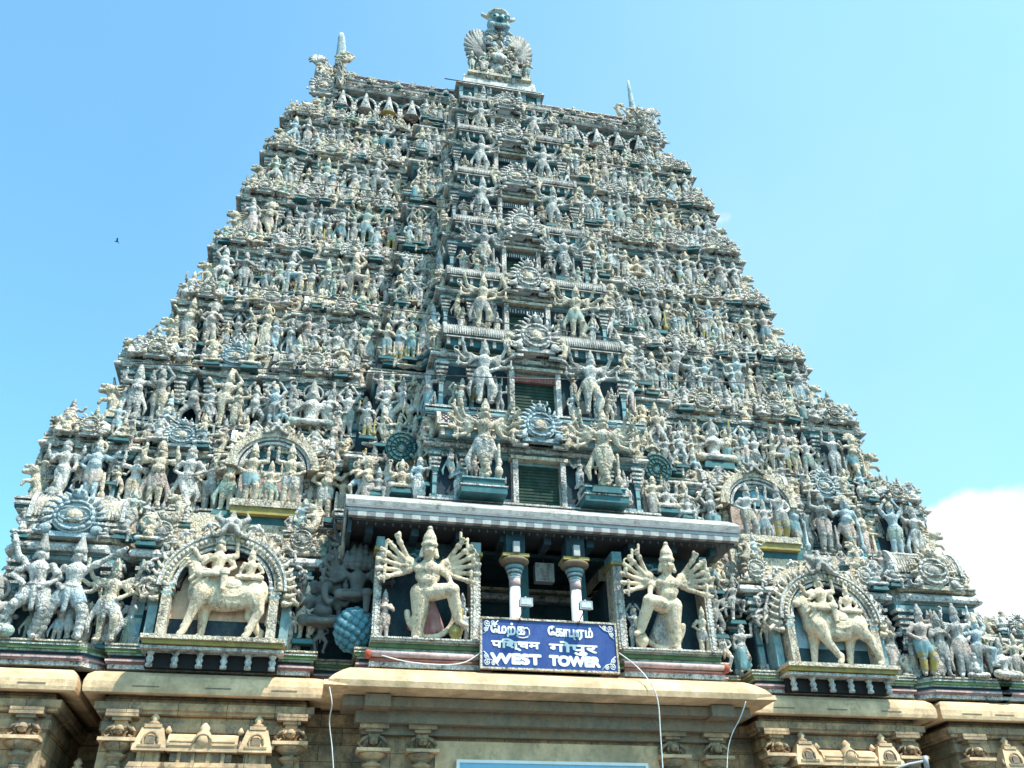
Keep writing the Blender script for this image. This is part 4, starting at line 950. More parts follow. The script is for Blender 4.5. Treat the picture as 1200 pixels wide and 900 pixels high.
    if sg < 0:
        L0 = [('four', -16.6, 2.3, cb), ('sit_four', -15.75, 3.1, cb), ('warrior', -14.75, 2.95, mb_), ('warrior_reach', -13.75, 2.95, mb_), ('many', -12.7, 2.4, mb_), ('lady', -12.15, 1.7, gb), ('guard', -17.6, 2.3, cb)]
    else:
        L0 = [('lady', 12.3, 2.2, gb), ('guard', 13.1, 2.4, mb_), ('pray', 13.75, 2.2, mb_), ('four', 14.5, 2.5, mb_), ('dance', 15.2, 2.2, mb_), ('sit_four', 15.95, 2.4, gb), ('many', 16.6, 2.4, cb), ('warrior', 17.6, 2.5, cb), ('lady_mirror', 13.45, 1.4, mb_), ('gana', 14.9, 1.6, mb_)]
    for f, x, h, b in L0: put(f, x+(0 if abs(x) < 16.3 else 0), -.28 if abs(x) > 12.6 else .3, FL1, h if abs(x) < 16.2 else h*.66, 0, b, rnd.uniform(-.12, .12), parts=True, ped=False)
    for x, f, h, b, yy in ((12.55, 'lady', 1.5, gb, .5), (15.85, 'pray', 1.9, gb, .3)): put(f, sg*x, yy, FL1, h, 0, b, parts=True)
    for q in range(16):
        x = 12.4+6.2*(q+rnd.random())/16; put(rnd.choice(STAND+['gana', 'sit']), sg*x, rnd.uniform(-.05, .15), FL1+(rnd.choice([0, .1, .6, 1.2]) if x < 15.8 else 0), rnd.uniform(1.1, 1.4), 0, (mb_ if x < 15.6 else cb)+' wall', rnd.uniform(-.4, .4))
    for x in (11.25, 11.6, 8.05, 7.7): put(rnd.choice(STAND), sg*x, .0, FL1+rnd.choice([0, .9]), 1.3, 0, B+' niche side')
    # inner recess groups beside the eave
    if sg > 0:
        for f, x, h, zz in (('squat', 6.05, 1.5, 0), ('many', 6.0, 1.6, 1.2), ('lady', 6.75, 1.7, 0.0), ('four', 5.55, 1.6, 1.6), ('dance', 6.7, 1.5, 1.7), ('guard', 6.1, 1.4, 2.7), ('sit', 5.5, 1.4, .2)): put(f, x, .15, FL1+zz, h, 0, 'right recess', parts=True, ped=zz > 0)
    for f, x, h, zz in (('gana', 6.3, 1.7, 3.0), ('gana_hip', 5.75, 1.5, 3.3), ('gana', 6.9, 1.6, 2.9), ('pray', 6.55, 1.3, 2.2)): put(f, sg*x, .35, FL1+zz, h, .5, B+' recess parapet')
    for f, x, h, b in (('gana', 12.1, 1.9, B+' middle bay'), ('gana_hip', 12.8, 1.8, B+' middle bay'), ('gana', 15.6, 1.5, B+' corner bay'), ('sit', 13.3, 1.4, B+' middle bay'), ('gana', 15.2, 1.4, B+' middle bay'), ('sit_lady', 16.6, 1.4, B+' corner bay'), ('gana', 17.9, 1.5, B+' corner bay')): put(f, sg*x, -.1, zp if x < 15.9 else 11.3, h*.85 if x < 15.9 else .95, .5, b+' parapet')
    for q in range(16):
        x = 5.6+12.4*(q+rnd.random())/16
        if abs(x-9.67) < 1.7: continue
        put(rnd.choice(STAND+['gana', 'sit']), sg*x, rnd.uniform(.15, .6) if x > 7.3 else 1.2, (zp+rnd.uniform(0, .5)) if x < 15.6 else 11.3, rnd.uniform(1.2, 1.6) if x < 15.6 else .9, .5, B+' back parapet')
    for x in (7.6, 11.75): part('medallion', LIB['medallion_cream'], TR(sg*x, -.1, zp-.05, 1.0, .9, 1.0)); part('corner_beast', LIB['yali'], TR(sg*(x-.3), -.1, 13.5, 1.0, 1.0, 1.0))
    # figures filling the parapet zone below tier 2 near the niche arch
    for x, f, zz, h in ((7.3, 'lady', 12.9, 1.3), (11.9, 'pray', 13.1, 1.2), (11.2, 'gana', 13.6, 1.0), (8.0, 'gana', 13.5, 1.0)): put(f, sg*x, .3, zz, h, .5, B+' niche arch shoulder')

# ------------------------------------------------------------------ eave, guardian panels and pillared porch
m = MB()
prof = [(-1.83, 13.70), (-1.86, 13.86), (-1.80, 13.93), (-1.55, 14.10), (-1.0, 14.42), (-.55, 14.58), (.3, 14.60), (.3, 13.75)]
m.use('roof_white').prism(prof[::-1], -6.38, 6.38); ev = m.obj('eave', tower)
m = MB(); m.use('fascia_white').box(-6.30, 6.30, -1.80, -1.55, 13.52, 13.698); m.use('fascia_grey').box(-6.36, 6.36, -1.845, -1.8, 13.62, 13.697)
n = 46
for q in range(n):
    x = -6.28+12.56*(q+.5)/n; m.use('fascia_white' if q % 2 else 'fascia_grey').box(x-.135, x+.135, -1.79, -1.6, 13.36, 13.518)
m.obj('fascia', ev)
m = MB(); m.use('metal_dark').box(-6.2, 6.2, -1.6, .6, 13.30, 13.36)
m.use('teal_dark').box(-6.25, -6.15, -1.6, .9, 12.9, 13.5)
for q in range(46): x = -6.1+12.2*(q+.5)/46; m.use('metal_dark').lathe((x, -1.55, 13.17), [(.01, 0), (.035, .06), (.02, .13)], 6)
for q in range(9):
    x = -5.6+11.2*q/8; m.use('blue_wall').box(x-.12, x+.12, -1.25, -.3, 13.05, 13.3)
m.obj('soffit', ev)
m = MB(); m.use('roof_white')
m.use('grey').tube([(-6.34, -1.8, 13.6), (-6.34, -.9, 12.9), (-6.3, .3, 12.0)], .05, 6); m.use('fascia_grey').box(-6.40, -6.32, -1.75, .9, 13.5, 13.69)
m.obj('eave_end', ev)
FP = 9.87
for sg in (-1, 1):
    m = MB(); m.use('blue_wall').box(min(sg*2.3, sg*5.2), max(sg*2.3, sg*5.2), -.42, -.36, FP, 13.2)
    for q in range(16):
        a = math.radians(-10+200*q/15); m.use('teal' if q % 2 else 'aqua').tube([(sg*3.78+.25*math.cos(a), -.5, 12.35+.25*math.sin(a)), (sg*3.78+.55*math.cos(a+.1), -.55, 12.35+.5*math.sin(a+.1)), (sg*3.78+.72*math.cos(a+.35), -.5, 12.35+.62*math.sin(a+.35))], .08, 5, True, .03)
    m.use('bluish').tube([(sg*3.78+.34*math.cos(2*PI*q/20), -.6, 12.35+.36*math.sin(2*PI*q/20)) for q in range(21)], .05, 5)
    m.obj('guardian_panel', tower)
    m = MB()
    for x, w in ((5.22, .10), (2.28, .14)):
        m = MB(); m.use('cream').box(sg*x-w, sg*x+w, -1.12, -.36, FP, 12.55); m.use('white').box(sg*x-w*.5, sg*x+w*.5, -1.15, -1.122, FP+.1, 12.5); m.use('gold').box(sg*x-w-.07, sg*x+w+.07, -1.2, -.36, 12.552, 12.66); m.use('aqua').box(sg*x-w-.02, sg*x+w+.02, -1.16, -.36, 12.662, 13.0)
        for q in range(20): m.use('white').box(sg*x-w-.012, sg*x+w+.012, -1.13, -1.123, FP+.15+q*.12, FP+.20+q*.12)
        m.obj('door_post', tower)
    m = MB(); a, b = sorted((sg*2.18, sg*5.35)); 
    for h, o, c in ((.07, 1.25, 'greenish'), (.12, 1.30, 'grass_green'), (.03, 1.36, 'cream'), (.06, 1.42, 'white')):
        pass
    z = 9.52
    for h, o, c in ((.08, .78, 'greenish'), (.12, .84, 'grass_green'), (.04, .90, 'greenish'), (.06, .98, 'cream'), (.05, 1.02, 'white')): m.use(c).box(a, b, -.36-o, -.3, z, z+h-.002); z += h
    m.use('pale_rose').tube([(a, -1.36, 9.36), (b, -1.36, 9.36)], .09, 8); m.use('rose').tube([(a, -1.30, 9.22), (b, -1.30, 9.22)], .06, 8); m.use('orange_red').ell((sg*5.40, -1.36, 9.34), (.12, .13, .14), 8, 6)
    m.use('white').box(a, b, -1.3, -.3, 9.02, 9.16)
    m.obj('guardian_ledge', tower)
# round columns
for x in (-1.07, .86):
    c = MB(); c.use('column_white').lathe((x, -1.15, FP), [(.19, 0), (.19, .1), (.175, .12), (.165, 1.75)], 16); co = c.obj('column', tower)
    c = MB(); c.use('pale_rose').lathe((x, -1.15, FP+1.751), [(.175, 0), (.175, .26)], 16); c.obj('band', co)
    c = MB(); z = FP+2.012
    for r, h, cc in ((.19, .05, 'column_white'), (.21, .08, 'bluish'), (.19, .05, 'charcoal'), (.25, .07, 'bluish'), (.22, .04, 'charcoal'), (.30, .10, 'aqua'), (.26, .03, 'charcoal')): c.use(cc).lathe((x, -1.15, z), [(r*.92, 0), (r, h*.4), (r*.95, h)], 16); z += h+.001
    c.use('stone_grey').lathe((x, -1.15, z), [(.26, 0), (.44, .07), (.46, .14), (.38, .20)], 18); z += .21
    c.use('gold').box(x-.42, x+.42, -1.45, -.8, z, z+.1); c.use('fascia_white').box(x-.1, x+.1, -1.55, -1.2, z+.1, z+.45); c.use('teal_dark').box(x-.3, x+.3, -1.4, -.8, z+.1, 13.3)
    c.obj('capital', co)
# porch interior
m = MB(); m.use('teal_dark').box(-2.1, 2.1, 2.2, 2.3, FP-.4, 13.3); m.use('charcoal').box(-2.14, 2.14, -.9, 2.6, FP-.1, FP); m.use('teal_dark').box(-2.2, 2.2, -.3, 2.6, 13.0, 13.1)
m.obj('porch_room', tower)
for x in (-.55, 1.35): m = MB(); m.use('teal').box(x-.14, x+.14, -.2, .0, FP, 13.0); m.obj('door_jamb', tower)
m = MB(); m.use('metal_dark').tube([(-2.1, -.7, FP+.45), (2.1, -.7, FP+.45)], .02, 6)
for q in range(16): x = -2.0+4*q/15; m.tube([(x, -.7, FP), (x, -.7, FP+.45)], .012, 5)
m.obj('railing', tower)
# top surface behind the eave and small statues flanking giants
put('giant', -3.78, -.98, FP, 3.15, 0, 'eave bay', body='cream_plain', cloth='rose', ped=False, parts=True, label='large cream many-armed guardian statue with one knee raised, left of the blue sign')
put('giant_mirror', 3.78, -.98, FP, 3.15, 0, 'eave bay', body='cream_plain', cloth='grey', ped=False, parts=True, label='large cream many-armed guardian statue with one knee raised, right of the blue sign')
put('reach', 2.72, -.9, FP, 1.5, 0, 'eave bay', body='bluish', cloth='white', ped=False, parts=True, label='small bluish statue with hands above its head at the sign-side foot of the right guardian')
put('guard', 4.98, -.9, FP, 1.5, 0, 'eave bay', body='cream', ped=False, parts=True, label='small cream statue at the outer foot of the right-hand guardian under the eave')
put('pray', -4.98, -.9, FP, 1.5, 0, 'eave bay', body='pinkish', cloth='pinkish', ped=False, parts=True, label='small pinkish statue at the outer foot of the left-hand guardian under the eave')
put('guard_mirror', -2.66, -.9, FP, 1.5, 0, 'eave bay', body='white', cloth='bluish', ped=False, parts=True, label='small white statue between the left-hand guardian and the porch opening')
put('elephant_head', -6.75, -.10, FL1+.75, 2.9, 0, 'left recess', body='charcoal', cloth='charcoal', ped=False, parts=False, label='dark grey elephant-headed seated statue beside the blue ball')
put('squat', -6.75, -.05, FL1, 1.1, 0, 'left recess', body='charcoal', cloth='charcoal', ped=False, label='dark squatting figure carrying the elephant-headed statue')
put('many', -7.25, .0, FL1+.4, 1.7, 0, 'left recess', body='cream')
put('five_heads', -5.80, -.35, FL1+1.25, 2.7, 0, 'left recess', body='charcoal', cloth='charcoal', ped=False, label='dark many-headed many-armed statue seated on a knobbly blue ball')
put('many', -6.0, .35, FL1+2.3, 2.0, 0, 'left recess', body='charcoal', cloth='teal')
b = MB(); b.use('ball_blue'); b.ell((0, 0, .62), (.52, .40, .60), 16, 12)
for q in range(90):
    zz = 1-2*(q+.5)/90; a_ = q*2.39996; r_ = math.sqrt(1-zz*zz)
    if r_*math.sin(a_) < .4: b.ell((.52*r_*math.cos(a_), .40*r_*math.sin(a_), .62+.60*zz), (.12, .08, .12), 8, 6)
o = b.obj('stone_ball', None, (-5.78, -.42, FL1)); o['label'] = 'knobbly turquoise ball pedestal under the dark many-headed statue'; o['category'] = 'ornament'
# mounted groups in the two niches
def mounted(kind, x, label, rl):
    t = thing(kind+'_statue', label, 'statue', (x, -.58, FL1+.10), 'mounted groups in the arched niches'); s_ = 2.75
    sp = split_tags(FIG[kind]['me'])
    for k_, me in sp.items():
        o = bpy.data.objects.new(['body', 'saddle_cloth', 'harness', 'mane'][k_], me); COL.objects.link(o); o.parent = t; o.scale = (s_, s_*.85, s_); o.location = (.12, 0, 0); me.materials[0] = MATS['cream_plain']
    r = thing('rider_statue', rl, 'statue', (x+.02, -.62, FL1+.10), 'riders in the arched niches')
    for k_, me in split_tags(FIG['riders']['me']).items():
        o = bpy.data.objects.new(['body', 'cloth', 'crown', 'staff'][k_], me); COL.objects.link(o); o.parent = r; o.scale = (s_*1.5, s_*1.2, s_*1.5); o.location = (0, 0, -.95); me.materials[0] = MATS[['cream_plain', 'cream_plain', 'cream', 'gold'][k_]]
mounted('horse', -9.67, 'cream stucco horse with braided mane and saddle cloth in the left arched niche', 'pair of crowned riders seated on the cream horse in the left niche')
mounted('bull', 9.67, 'pale stucco bull with saddle cloth standing in the right arched niche', 'pair of crowned riders seated on the pale bull in the right niche')

# ------------------------------------------------------------------ tower top: neck, vaulted roof, gables, finial
zn, Wn, yn = 39.3, 9.9, 6.2
m = MB(); pn = [(-8.9, yn+.4), (8.9, yn+.4), (8.9, 12.5), (-8.9, 12.5)]
m.use('white').sweep(pn, [(-.2, zn-.3), (.5, zn-.3), (.5, zn-.16), (.42, zn-.16), (.42, zn-.05), (.5, zn-.05), (.5, zn+.02), (-.5, zn+.03)])
m.obj('ledge', tower)
m = MB(); m.use('teal_dark').sweep(pn, [(0, zn-.3), (0, 41.9), (-3, 42)]); m.obj('neck_wall', tower)
m = MB(); m.use('aqua').sweep(pn, [(0, 41.2), (.12, 41.3), (.12, 41.45), (.2, 41.45), (.2, 41.55)]); m.use('white').sweep(pn, [(0, 41.55), (.55, 41.52), (.62, 41.62), (.5, 41.78), (.2, 41.86), (-1, 41.88)]); m.use('cream').sweep(pn, [(.1, 41.86), (.32, 41.87), (.32, 41.98), (-1, 41.99)]); m.obj('cornice', tower)
yr, Rr, Hr = 8.9, 2.75, 2.35
prof = [(yr-Rr*math.cos(t), 41.95+Hr*math.sin(t)) for t in [PI*q/18 for q in range(19)]]
m = MB(); m.use('white').prism(prof[::-1], -8.3, 8.3)
for sg in (-1, 1):
    for q in range(9): part('gable_ornament', LIB['medallion_plain'], TR(sg*(2.7+.66*q), yr-Rr-.16, 41.7, .36, .4, .36)); part('finial', LIB['finial'], TR(sg*(3.0+.66*q), yr-Rr-.05, 41.7, .35, .35, .4))
for x_ in [(-8.3+.33*q) for q in range(51)]:
    pass
m.use('white')
for ang in (.06, .20, .66, 1.25): m.tube([(-8.3, yr-(Rr+.03)*math.cos(ang), 41.95+(Hr+.03)*math.sin(ang)), (8.3, yr-(Rr+.03)*math.cos(ang), 41.95+(Hr+.03)*math.sin(ang))], .07, 6)
m.tube([(-8.3, yr, 41.95+Hr+.05), (8.3, yr, 41.95+Hr+.05)], .14, 6)
m.use('lattice_dark')
for s_ in (-1, 1):
    for q in range(-2, 40):
        pts = []
        for t in range(7):
            ang = .22+.42*t/6; x = -8.6+q*.44+s_*(t/6)*.88+(0 if s_ > 0 else .88)
            if abs(x) < 8.25 and not abs(x) < 2.0: pts.append((x, yr-(Rr+.015)*math.cos(ang), 41.95+(Hr+.015)*math.sin(ang)))
        if len(pts) > 1: m.tube(pts, .06, 4)
ro = m.obj('roof', tower)
for q in range(26):
    x = -8.2+16.4*q/25
    if abs(x) > 2: part('finial', LIB['finial'], TR(x, yr-.1, 41.95+Hr+.05, .5, .5, rnd.uniform(.4, .9)))
hm = MB(); hm.use('white')
for q in range(12):
    a, b_ = math.radians(-25+230*q/12), math.radians(-25+230*(q+1)/12); hm.tube([(.48*math.cos(a), -.12, .72+.55*math.sin(a)), (.48*math.cos(b_), -.12, .72+.55*math.sin(b_))], .065, 6)
hm.tube([(0, -.12, 1.25), (0, -.14, 1.75)], .14, 6, True, .03)
hm.use('black').plate([(.46*math.cos(a), .72+.53*math.sin(a)) for a in [2*PI*q/16 for q in range(16)]], -.05, .05); hm.use('grey')  # black plate stands in for the shade inside the arch
for s_ in (-1, 1): hm.tube([(s_*.45, -.12, .5), (s_*.62, -.16, .28), (s_*.72, -.14, .5)], .10, 5, True, .04)
LIB['hood'] = hm.mesh('hood')
for sg in (-1, 1):
    B = 'left' if sg < 0 else 'right'
    for q in range(5):
        x = sg*(3.3+1.22*q); part('dark_backed_arch', LIB['hood'], TR(x, yn+.15, zn+.35, 1.15, 1.1, 1.25)); put('hooded', x, yn-.2, zn+.55, 1.75, 8, B+' neck', body='white', cloth='white')
        part('pilaster', LIB['pilaster'], TR(x+sg*.61, yn+.4, zn, 1.0, 1., 2.2))
        put(rnd.choice(['gana', 'sit']), x+.6*sg, yn-.1, zn, 1.0, 8, B+' neck')
    # end gables: horseshoe fans, horn and shell
    xe = sg*8.45
    g = MB(); g.use('cream')
    pr = [(yr-3.1*math.cos(t), 41.5+3.6*math.sin(t)) for t in [PI*q/16 for q in range(17)]]; g.prism(pr[::-1], xe-.12, xe+.12); g.use('teal')
    pr = [(yr-2.3*math.cos(t), 41.8+2.6*math.sin(t)) for t in [PI*q/14 for q in range(15)]]; g.prism(pr[::-1], xe+sg*.13-.03, xe+sg*.13+.03)
    g.use('white')
    for q in range(15):
        t = PI*q/14; g.tube([(xe, yr-3.1*math.cos(t), 41.5+3.6*math.sin(t)), (xe+sg*.1, yr-3.55*math.cos(t), 41.5+4.05*math.sin(t))], .16, 5, True, .05)
    g.obj('gable', tower)
    hx = sg*8.55
    h_ = MB(); zz = 0 if sg < 0 else -.5; hx += .12*(sg > 0); h_.use('bluish'); h_.tube([(hx+.1, 7.3, 43.6+zz), (hx, 7.3, 45.0+zz), (hx-.05, 7.2, 46.2+zz), (hx-.12, 7.1, 47.0+zz), (hx-.15, 7.05, 47.3+zz+(.5 if sg > 0 else 0))], .40 if sg < 0 else .26, 7, True, .13 if sg < 0 else .07); h_.use('white').ell((hx, 7.3, 44.0), (.45, .4, .35), 8, 6); h_.obj('horn', tower)
    s_ = MB(); s_.use('white'); c0 = (sg*9.75, 7.0)
    s_.tube([(c0[0], c0[1], 43.2), (c0[0], c0[1], 44.4)], .12, 6)
    for q in range(9): a_ = math.radians(200-210*q/8) if sg < 0 else math.radians(-20+210*q/8); s_.tube([(c0[0], c0[1], 44.3), (c0[0]+.35*math.cos(a_), c0[1]-.05, 44.6+.35*math.sin(a_)), (c0[0]+.55*math.cos(a_+.2), c0[1], 44.6+.45*math.sin(a_+.2))], .14, 5, True, .05)
    s_.obj('shell_finial', tower)
    # stepped ornaments outside the roof ends
    for x, z_, s2 in ((9.3, 39.3, 1.3), (9.9, 39.4, 1.2), (9.2, 40.6, 1.2), (9.7, 41.3, 1.1), (9.1, 41.9, 1.1), (9.5, 42.6, .9), (9.0, 43.0, 1.0)):
        part('corner_beast', LIB['yali'], TR(sg*x, yn+.2+rnd.uniform(-.2, .3), z_, s2*(-sg), s2, s2)); part('scroll', LIB['scroll'], TR(sg*(x-.4), yn+.1, z_+.1, s2*.9))
    part('medallion', LIB['medallion'], TR(sg*9.2, yn-.1, 40.9, 1.5)); part('medallion', LIB['medallion_cream'], TR(sg*9.35, yn+.1, 39.5, 1.1)); part('dome', LIB['dome'], TR(sg*9.9, yn+.4, 39.4, 1.1))
    m = MB(); m.use('cream').box(min(sg*8.3, sg*9.7), max(sg*8.3, sg*9.7), yn+.5, 11.5, zn, 41.9, .3, .3); m.obj('end_block', tower)
for sg in (-1, 1):
    B = 'left' if sg < 0 else 'right'
    for q in range(9):
        x = 2.5+6.4*(q+rnd.random())/9; put(rnd.choice(['gana', 'sit', 'gana_hip']), sg*x, yr-Rr-.3+rnd.uniform(-.1, .1), 41.95, rnd.uniform(.7, .95), 8, B+' roof foot')
    for q in range(10): part('corner_beast', LIB['yali'], TR(sg*(8.0+rnd.uniform(-.4, .9)), rnd.uniform(6.0, 8.2), rnd.uniform(41.9, 44.0), 1.0*(-sg), 1., rnd.uniform(.7, 1.2)))
    for q in range(8): put(rnd.choice(STAND), sg*(8.3+rnd.uniform(-.3, 1.2)), yn+rnd.uniform(-.1, .4), rnd.choice([39.4, 40.6, 41.6, 42.3]), rnd.uniform(1.2, 1.7), 8, B+' gable')
# centre bay of the neck and the great crest above it
m = MB(); yc9 = 4.65
m.use('teal').box(-2.2, 2.2, yc9, yn+1, 38.6, 41.4); m.use('white').box(-2.35, 2.35, yc9-.25, yn+1, 38.75, 39.0); m.use('white').box(-2.4, 2.4, yc9-.3, yn+1, 41.4, 41.6, .04, .05); m.use('aqua').box(-2.2, 2.2, yc9-.15, yn+1, 41.602, 41.75); m.use('white').box(-2.0, 2.0, yc9-.1, yn+1.5, 41.752, 42.5, .05, .1); m.use('cream').box(-1.75, 1.75, yc9-.2, yn+1.5, 42.502, 42.68)
for x in (-2.1, -1.3, -.62, .62, 1.3, 2.1): m.use('aqua').box(x-.1, x+.1, yc9-.12, yc9+.01, 39.0, 41.4)
m.obj('neck_bay', tower)
m = MB(); m.use('blue_wall').box(-.5, .5, yc9-.04, yc9-.01, 39.3, 41.2); m.use('white').box(-.62, -.5, yc9-.1, yc9, 39.0, 41.2); m.box(.5, .62, yc9-.1, yc9, 39.0, 41.2); m.obj('window', tower)
for sg in (-1, 1): put('guard' if sg < 0 else 'guard_mirror', sg*.97, yc9-.3, 39.35, 1.8, 8, 'window bay', body='white'); put('lady', sg*1.7, yc9-.3, 39.0, 1.6, 8, 'window bay'); put('pray', sg*1.55, yc9-.1, 42.7, 1.5, 9, 'crest'); put('lady', sg*.9, yc9-.15, 42.7, 1.5, 9, 'crest')
CR = thing('tower_crest', 'pale lion-mask crest with feathered wings crowning the middle of the tower roof', 'ornament', (0, 5.0, 42.3)); CR.scale = (.95, 1, .95)
m = MB(); m.use('white').box(-1.5, 1.5, -.1, 1.2, 0, 1.5, .15, .1); m.box(-1.15, 1.15, -.2, 1.0, 1.5, 3.4, .35, .15)
for sg in (-1, 1):
    for (cx, cz_, R_) in ((.95, 2.0, .42), (.62, 2.9, .34), (1.2, 1.2, .36), (.35, 1.2, .3), (.45, 3.7, .28), (.38, 2.2, .28)):
        pts = [(sg*(cx+R_*(1-t/11)*math.cos(t*.7)), -.30, cz_+R_*(1-t/11)*math.sin(t*.7)) for t in range(10)]; m.use('white').tube(pts, .12, 6, True, .05)
    m.use('white').lathe((sg*1.2, -.3, .1), [(.2, 0), (.26, .3), (.16, .6), (.12, .9), (.2, 1.1), (.02, 1.4)], 8)
m.use('grey').tube([(0, -.35, 3.0), (0, -.3, 4.4)], .16, 6); m.use('white').lathe((0, -.35, 1.5), [(.3, 0), (.42, .25), (.36, .6), (.2, .8), (.3, 1.0), (.05, 1.3)], 10)
for q in range(5): m.use('cream').lathe((-.9+.45*q, -.35, .0), [(.13, 0), (.18, .2), (.1, .5), (.16, .75), (.02, 1.0)], 7)
for q in range(34):
    zz = .1+4.1*q/33; w_ = 1.35*(1-.62*zz/4.2); x_ = w_*(-1)**q*rnd.uniform(.15, 1)
    m.use(rnd.choice(['white', 'cream', 'bluish', 'white'])).ell((x_, -.42+rnd.uniform(-.1, .1), zz), (rnd.uniform(.12, .24), .16, rnd.uniform(.12, .26)), 7, 5)
    t0_ = rnd.uniform(0, 6); m.tube([(x_+.22*math.cos(t0_+t*.8), -.5, zz+.22*math.sin(t0_+t*.8)) for t in range(6)], .07, 5, True, .03)
m.use('white').lathe((0, .25, .6), [(.8, 0), (.75, .6), (.6, 1.3), (.5, 2.2), (.42, 3.4), (.2, 3.7)], 10)
m.obj('scrollwork', CR)
for sg in (-1, 1):
    w = MB(); w.use('grey')
    for q in range(12):
        a_ = math.radians(-20+11.5*q); ln = 1.15+.15*math.sin(q*.5)
        w.tube([(sg*1.05, -.05, 1.75), (sg*(1.1+ln*.6*math.cos(a_)*.75), -.10, 1.9+ln*.55*math.sin(a_)+.1), (sg*(1.1+ln*math.cos(a_+.15)*.80), -.05, 1.9+ln*1.15*math.sin(a_+.15)+.1)], .20, 6, True, .09)
    w.use('charcoal').lathe((sg*1.35, .1, 1.05), [(.1, 0), (.38, .2), (.52, .5), (.5, .7)], 10)
    wo = w.obj('wing', CR); wo.scale = (1.05, 1.2, 1.6); wo.location = (-sg*.18, -.1, -.55)
P = [El((0, 0, .55), (.50, .42, .50)), El((0, -.15, .98), (.52, .42, .20), 1), Cp((-.15, -.35, .85), (-.1, -.42, .55), .08, .10), Cp((.15, -.35, .85), (.1, -.42, .55), .08, .10), El((0, -.48, .42), (.17, .15, .13), 3), Cp((-.25, -.35, .18), (.25, -.35, .18), .10)]
for sg in (-1, 1):
    P += [El((sg*.24, -.38, .62), (.15, .10, .15), 2), El((sg*.24, -.47, .62), (.07, .06, .07), 3), Cp((sg*.08, -.42, .85), (sg*.42, -.34, .88), .06, .05, 2), Cp((sg*.35, 0, .98), (sg*.68, 0, 1.12), .12, .08, 1), Cp((sg*.68, 0, 1.12), (sg*.72, 0, 1.28), .08, .03, 1), El((sg*.32, -.35, .15), (.15, .12, .14)), Cp((sg*.3, -.2, 0), (sg*.55, -.2, -.15), .12, .05)]
mk = sculpt('lion_mask', P, .03, 6000, fat=1.0)
for a_, b_ in enumerate(('bluish', 'cream', 'aqua', 'teal')): mk.materials[a_] = MATS[b_]
o = bpy.data.objects.new('lion_mask', mk); COL.objects.link(o); o.parent = CR; o.location = (0, -.25, 4.35); o.scale = (1.4, 1.3, 1.45)
# ------------------------------------------------------------------ tan granite base
def tag(o, label, cat, group=None, kind=None):
    o['label'] = label; o['category'] = cat
    if group: o['group'] = group
    if kind: o['kind'] = kind
    return o
planS = [(5.25, -.35), (5.25, 1.0), (7.0, 1.0), (7.0, .2), (12.3, .2), (12.3, 4.3), (13.7, 4.3), (13.7, .2), (17.1, .2), (17.1, 3.2), (18.4, 3.2), (18.4, .2), (21., .2)]
planS = [(-x, y) for x, y in planS[::-1]]+planS+[(21., 20), (-21., 20)]
m = MB(); m.use('stone').sweep(planS, [(-.8, 0), (.3, 0), (.3, .8), (.1, 1.0), (.1, 1.6), (0, 1.7), (0, 8.6), (-.5, 8.7)]); m.obj('base_wall', tower)
m = MB(); m.use('stone_plain').sweep(planS, [(.1, 8.36), (.52, 8.30), (.60, 8.32), (.62, 8.42), (.62, 8.60), (.56, 8.78), (.42, 8.90), (.2, 8.97), (-1, 9.0)])
m.use('stone').sweep(planS, [(0, 7.40), (.07, 7.42), (.07, 7.66), (.02, 7.68), (.02, 7.80), (.20, 7.86), (.20, 7.92), (.28, 7.96), (.28, 8.14), (.06, 8.16), (.06, 8.33)])
m.obj('base_cornice', tower)
m = MB()
for sg in (-1, 1):       # short incised joints on the drip stone
    for x in (7.6, 9.4, 11.3, 14.2, 15.4, 16.6): m.use('stone_grey').box(sg*x-.35, sg*x+.35, -.435, -.40, 8.47, 8.50)
m.obj('incised_line', tower)
def st_pil():
    m = MB(); m.use('stone'); m.lathe((0, -.05, 0), [(.17, 0), (.17, 5.3), (.20, 5.35), (.15, 5.42), (.22, 5.6), (.13, 5.72), (.16, 5.78), (.25, 5.86), (.30, 5.92), (.16, 5.98), (.30, 6.08), (.42, 6.16), (.42, 6.22)], 12)
    m.use('stone_plain').box(-.48, .48, -.50, .1, 6.222, 6.31); m.use('stone').box(-.17, .17, -.25, .1, 6.312, 6.78)
    m.ell((0, -.36, 6.52), (.13, .18, .13), 8, 6); m.box(-.10, .10, -.46, -.2, 6.42, 6.50); m.tube([(0, -.44, 6.60), (0, -.52, 6.50), (0, -.46, 6.40)], .05, 6, True, .02)
    for s_ in (-1, 1):
        m.tube([(s_*.14, -.22, 6.66), (s_*.30, -.24, 6.60), (s_*.42, -.22, 6.46), (s_*.34, -.22, 6.36), (s_*.24, -.22, 6.42)], .065, 6, True, .03); m.tube([(s_*.10, -.30, 6.36), (s_*.2, -.34, 6.50), (s_*.14, -.3, 6.62)], .04, 5)
    m.use('stone_grey')
    for z_, r_ in ((5.46, .19), (5.66, .21), (5.84, .24), (6.02, .27)): m.lathe((0, -.05, z_), [(r_, 0), (r_, .035)], 12)
    m.use('stone'); m.box(-.24, .24, -.34, .1, 6.782, 6.87); m.box(-.42, .42, -.40, .1, 6.872, 7.05)
    return m.mesh('stone_pilaster')
LIB['st_pil'] = st_pil()
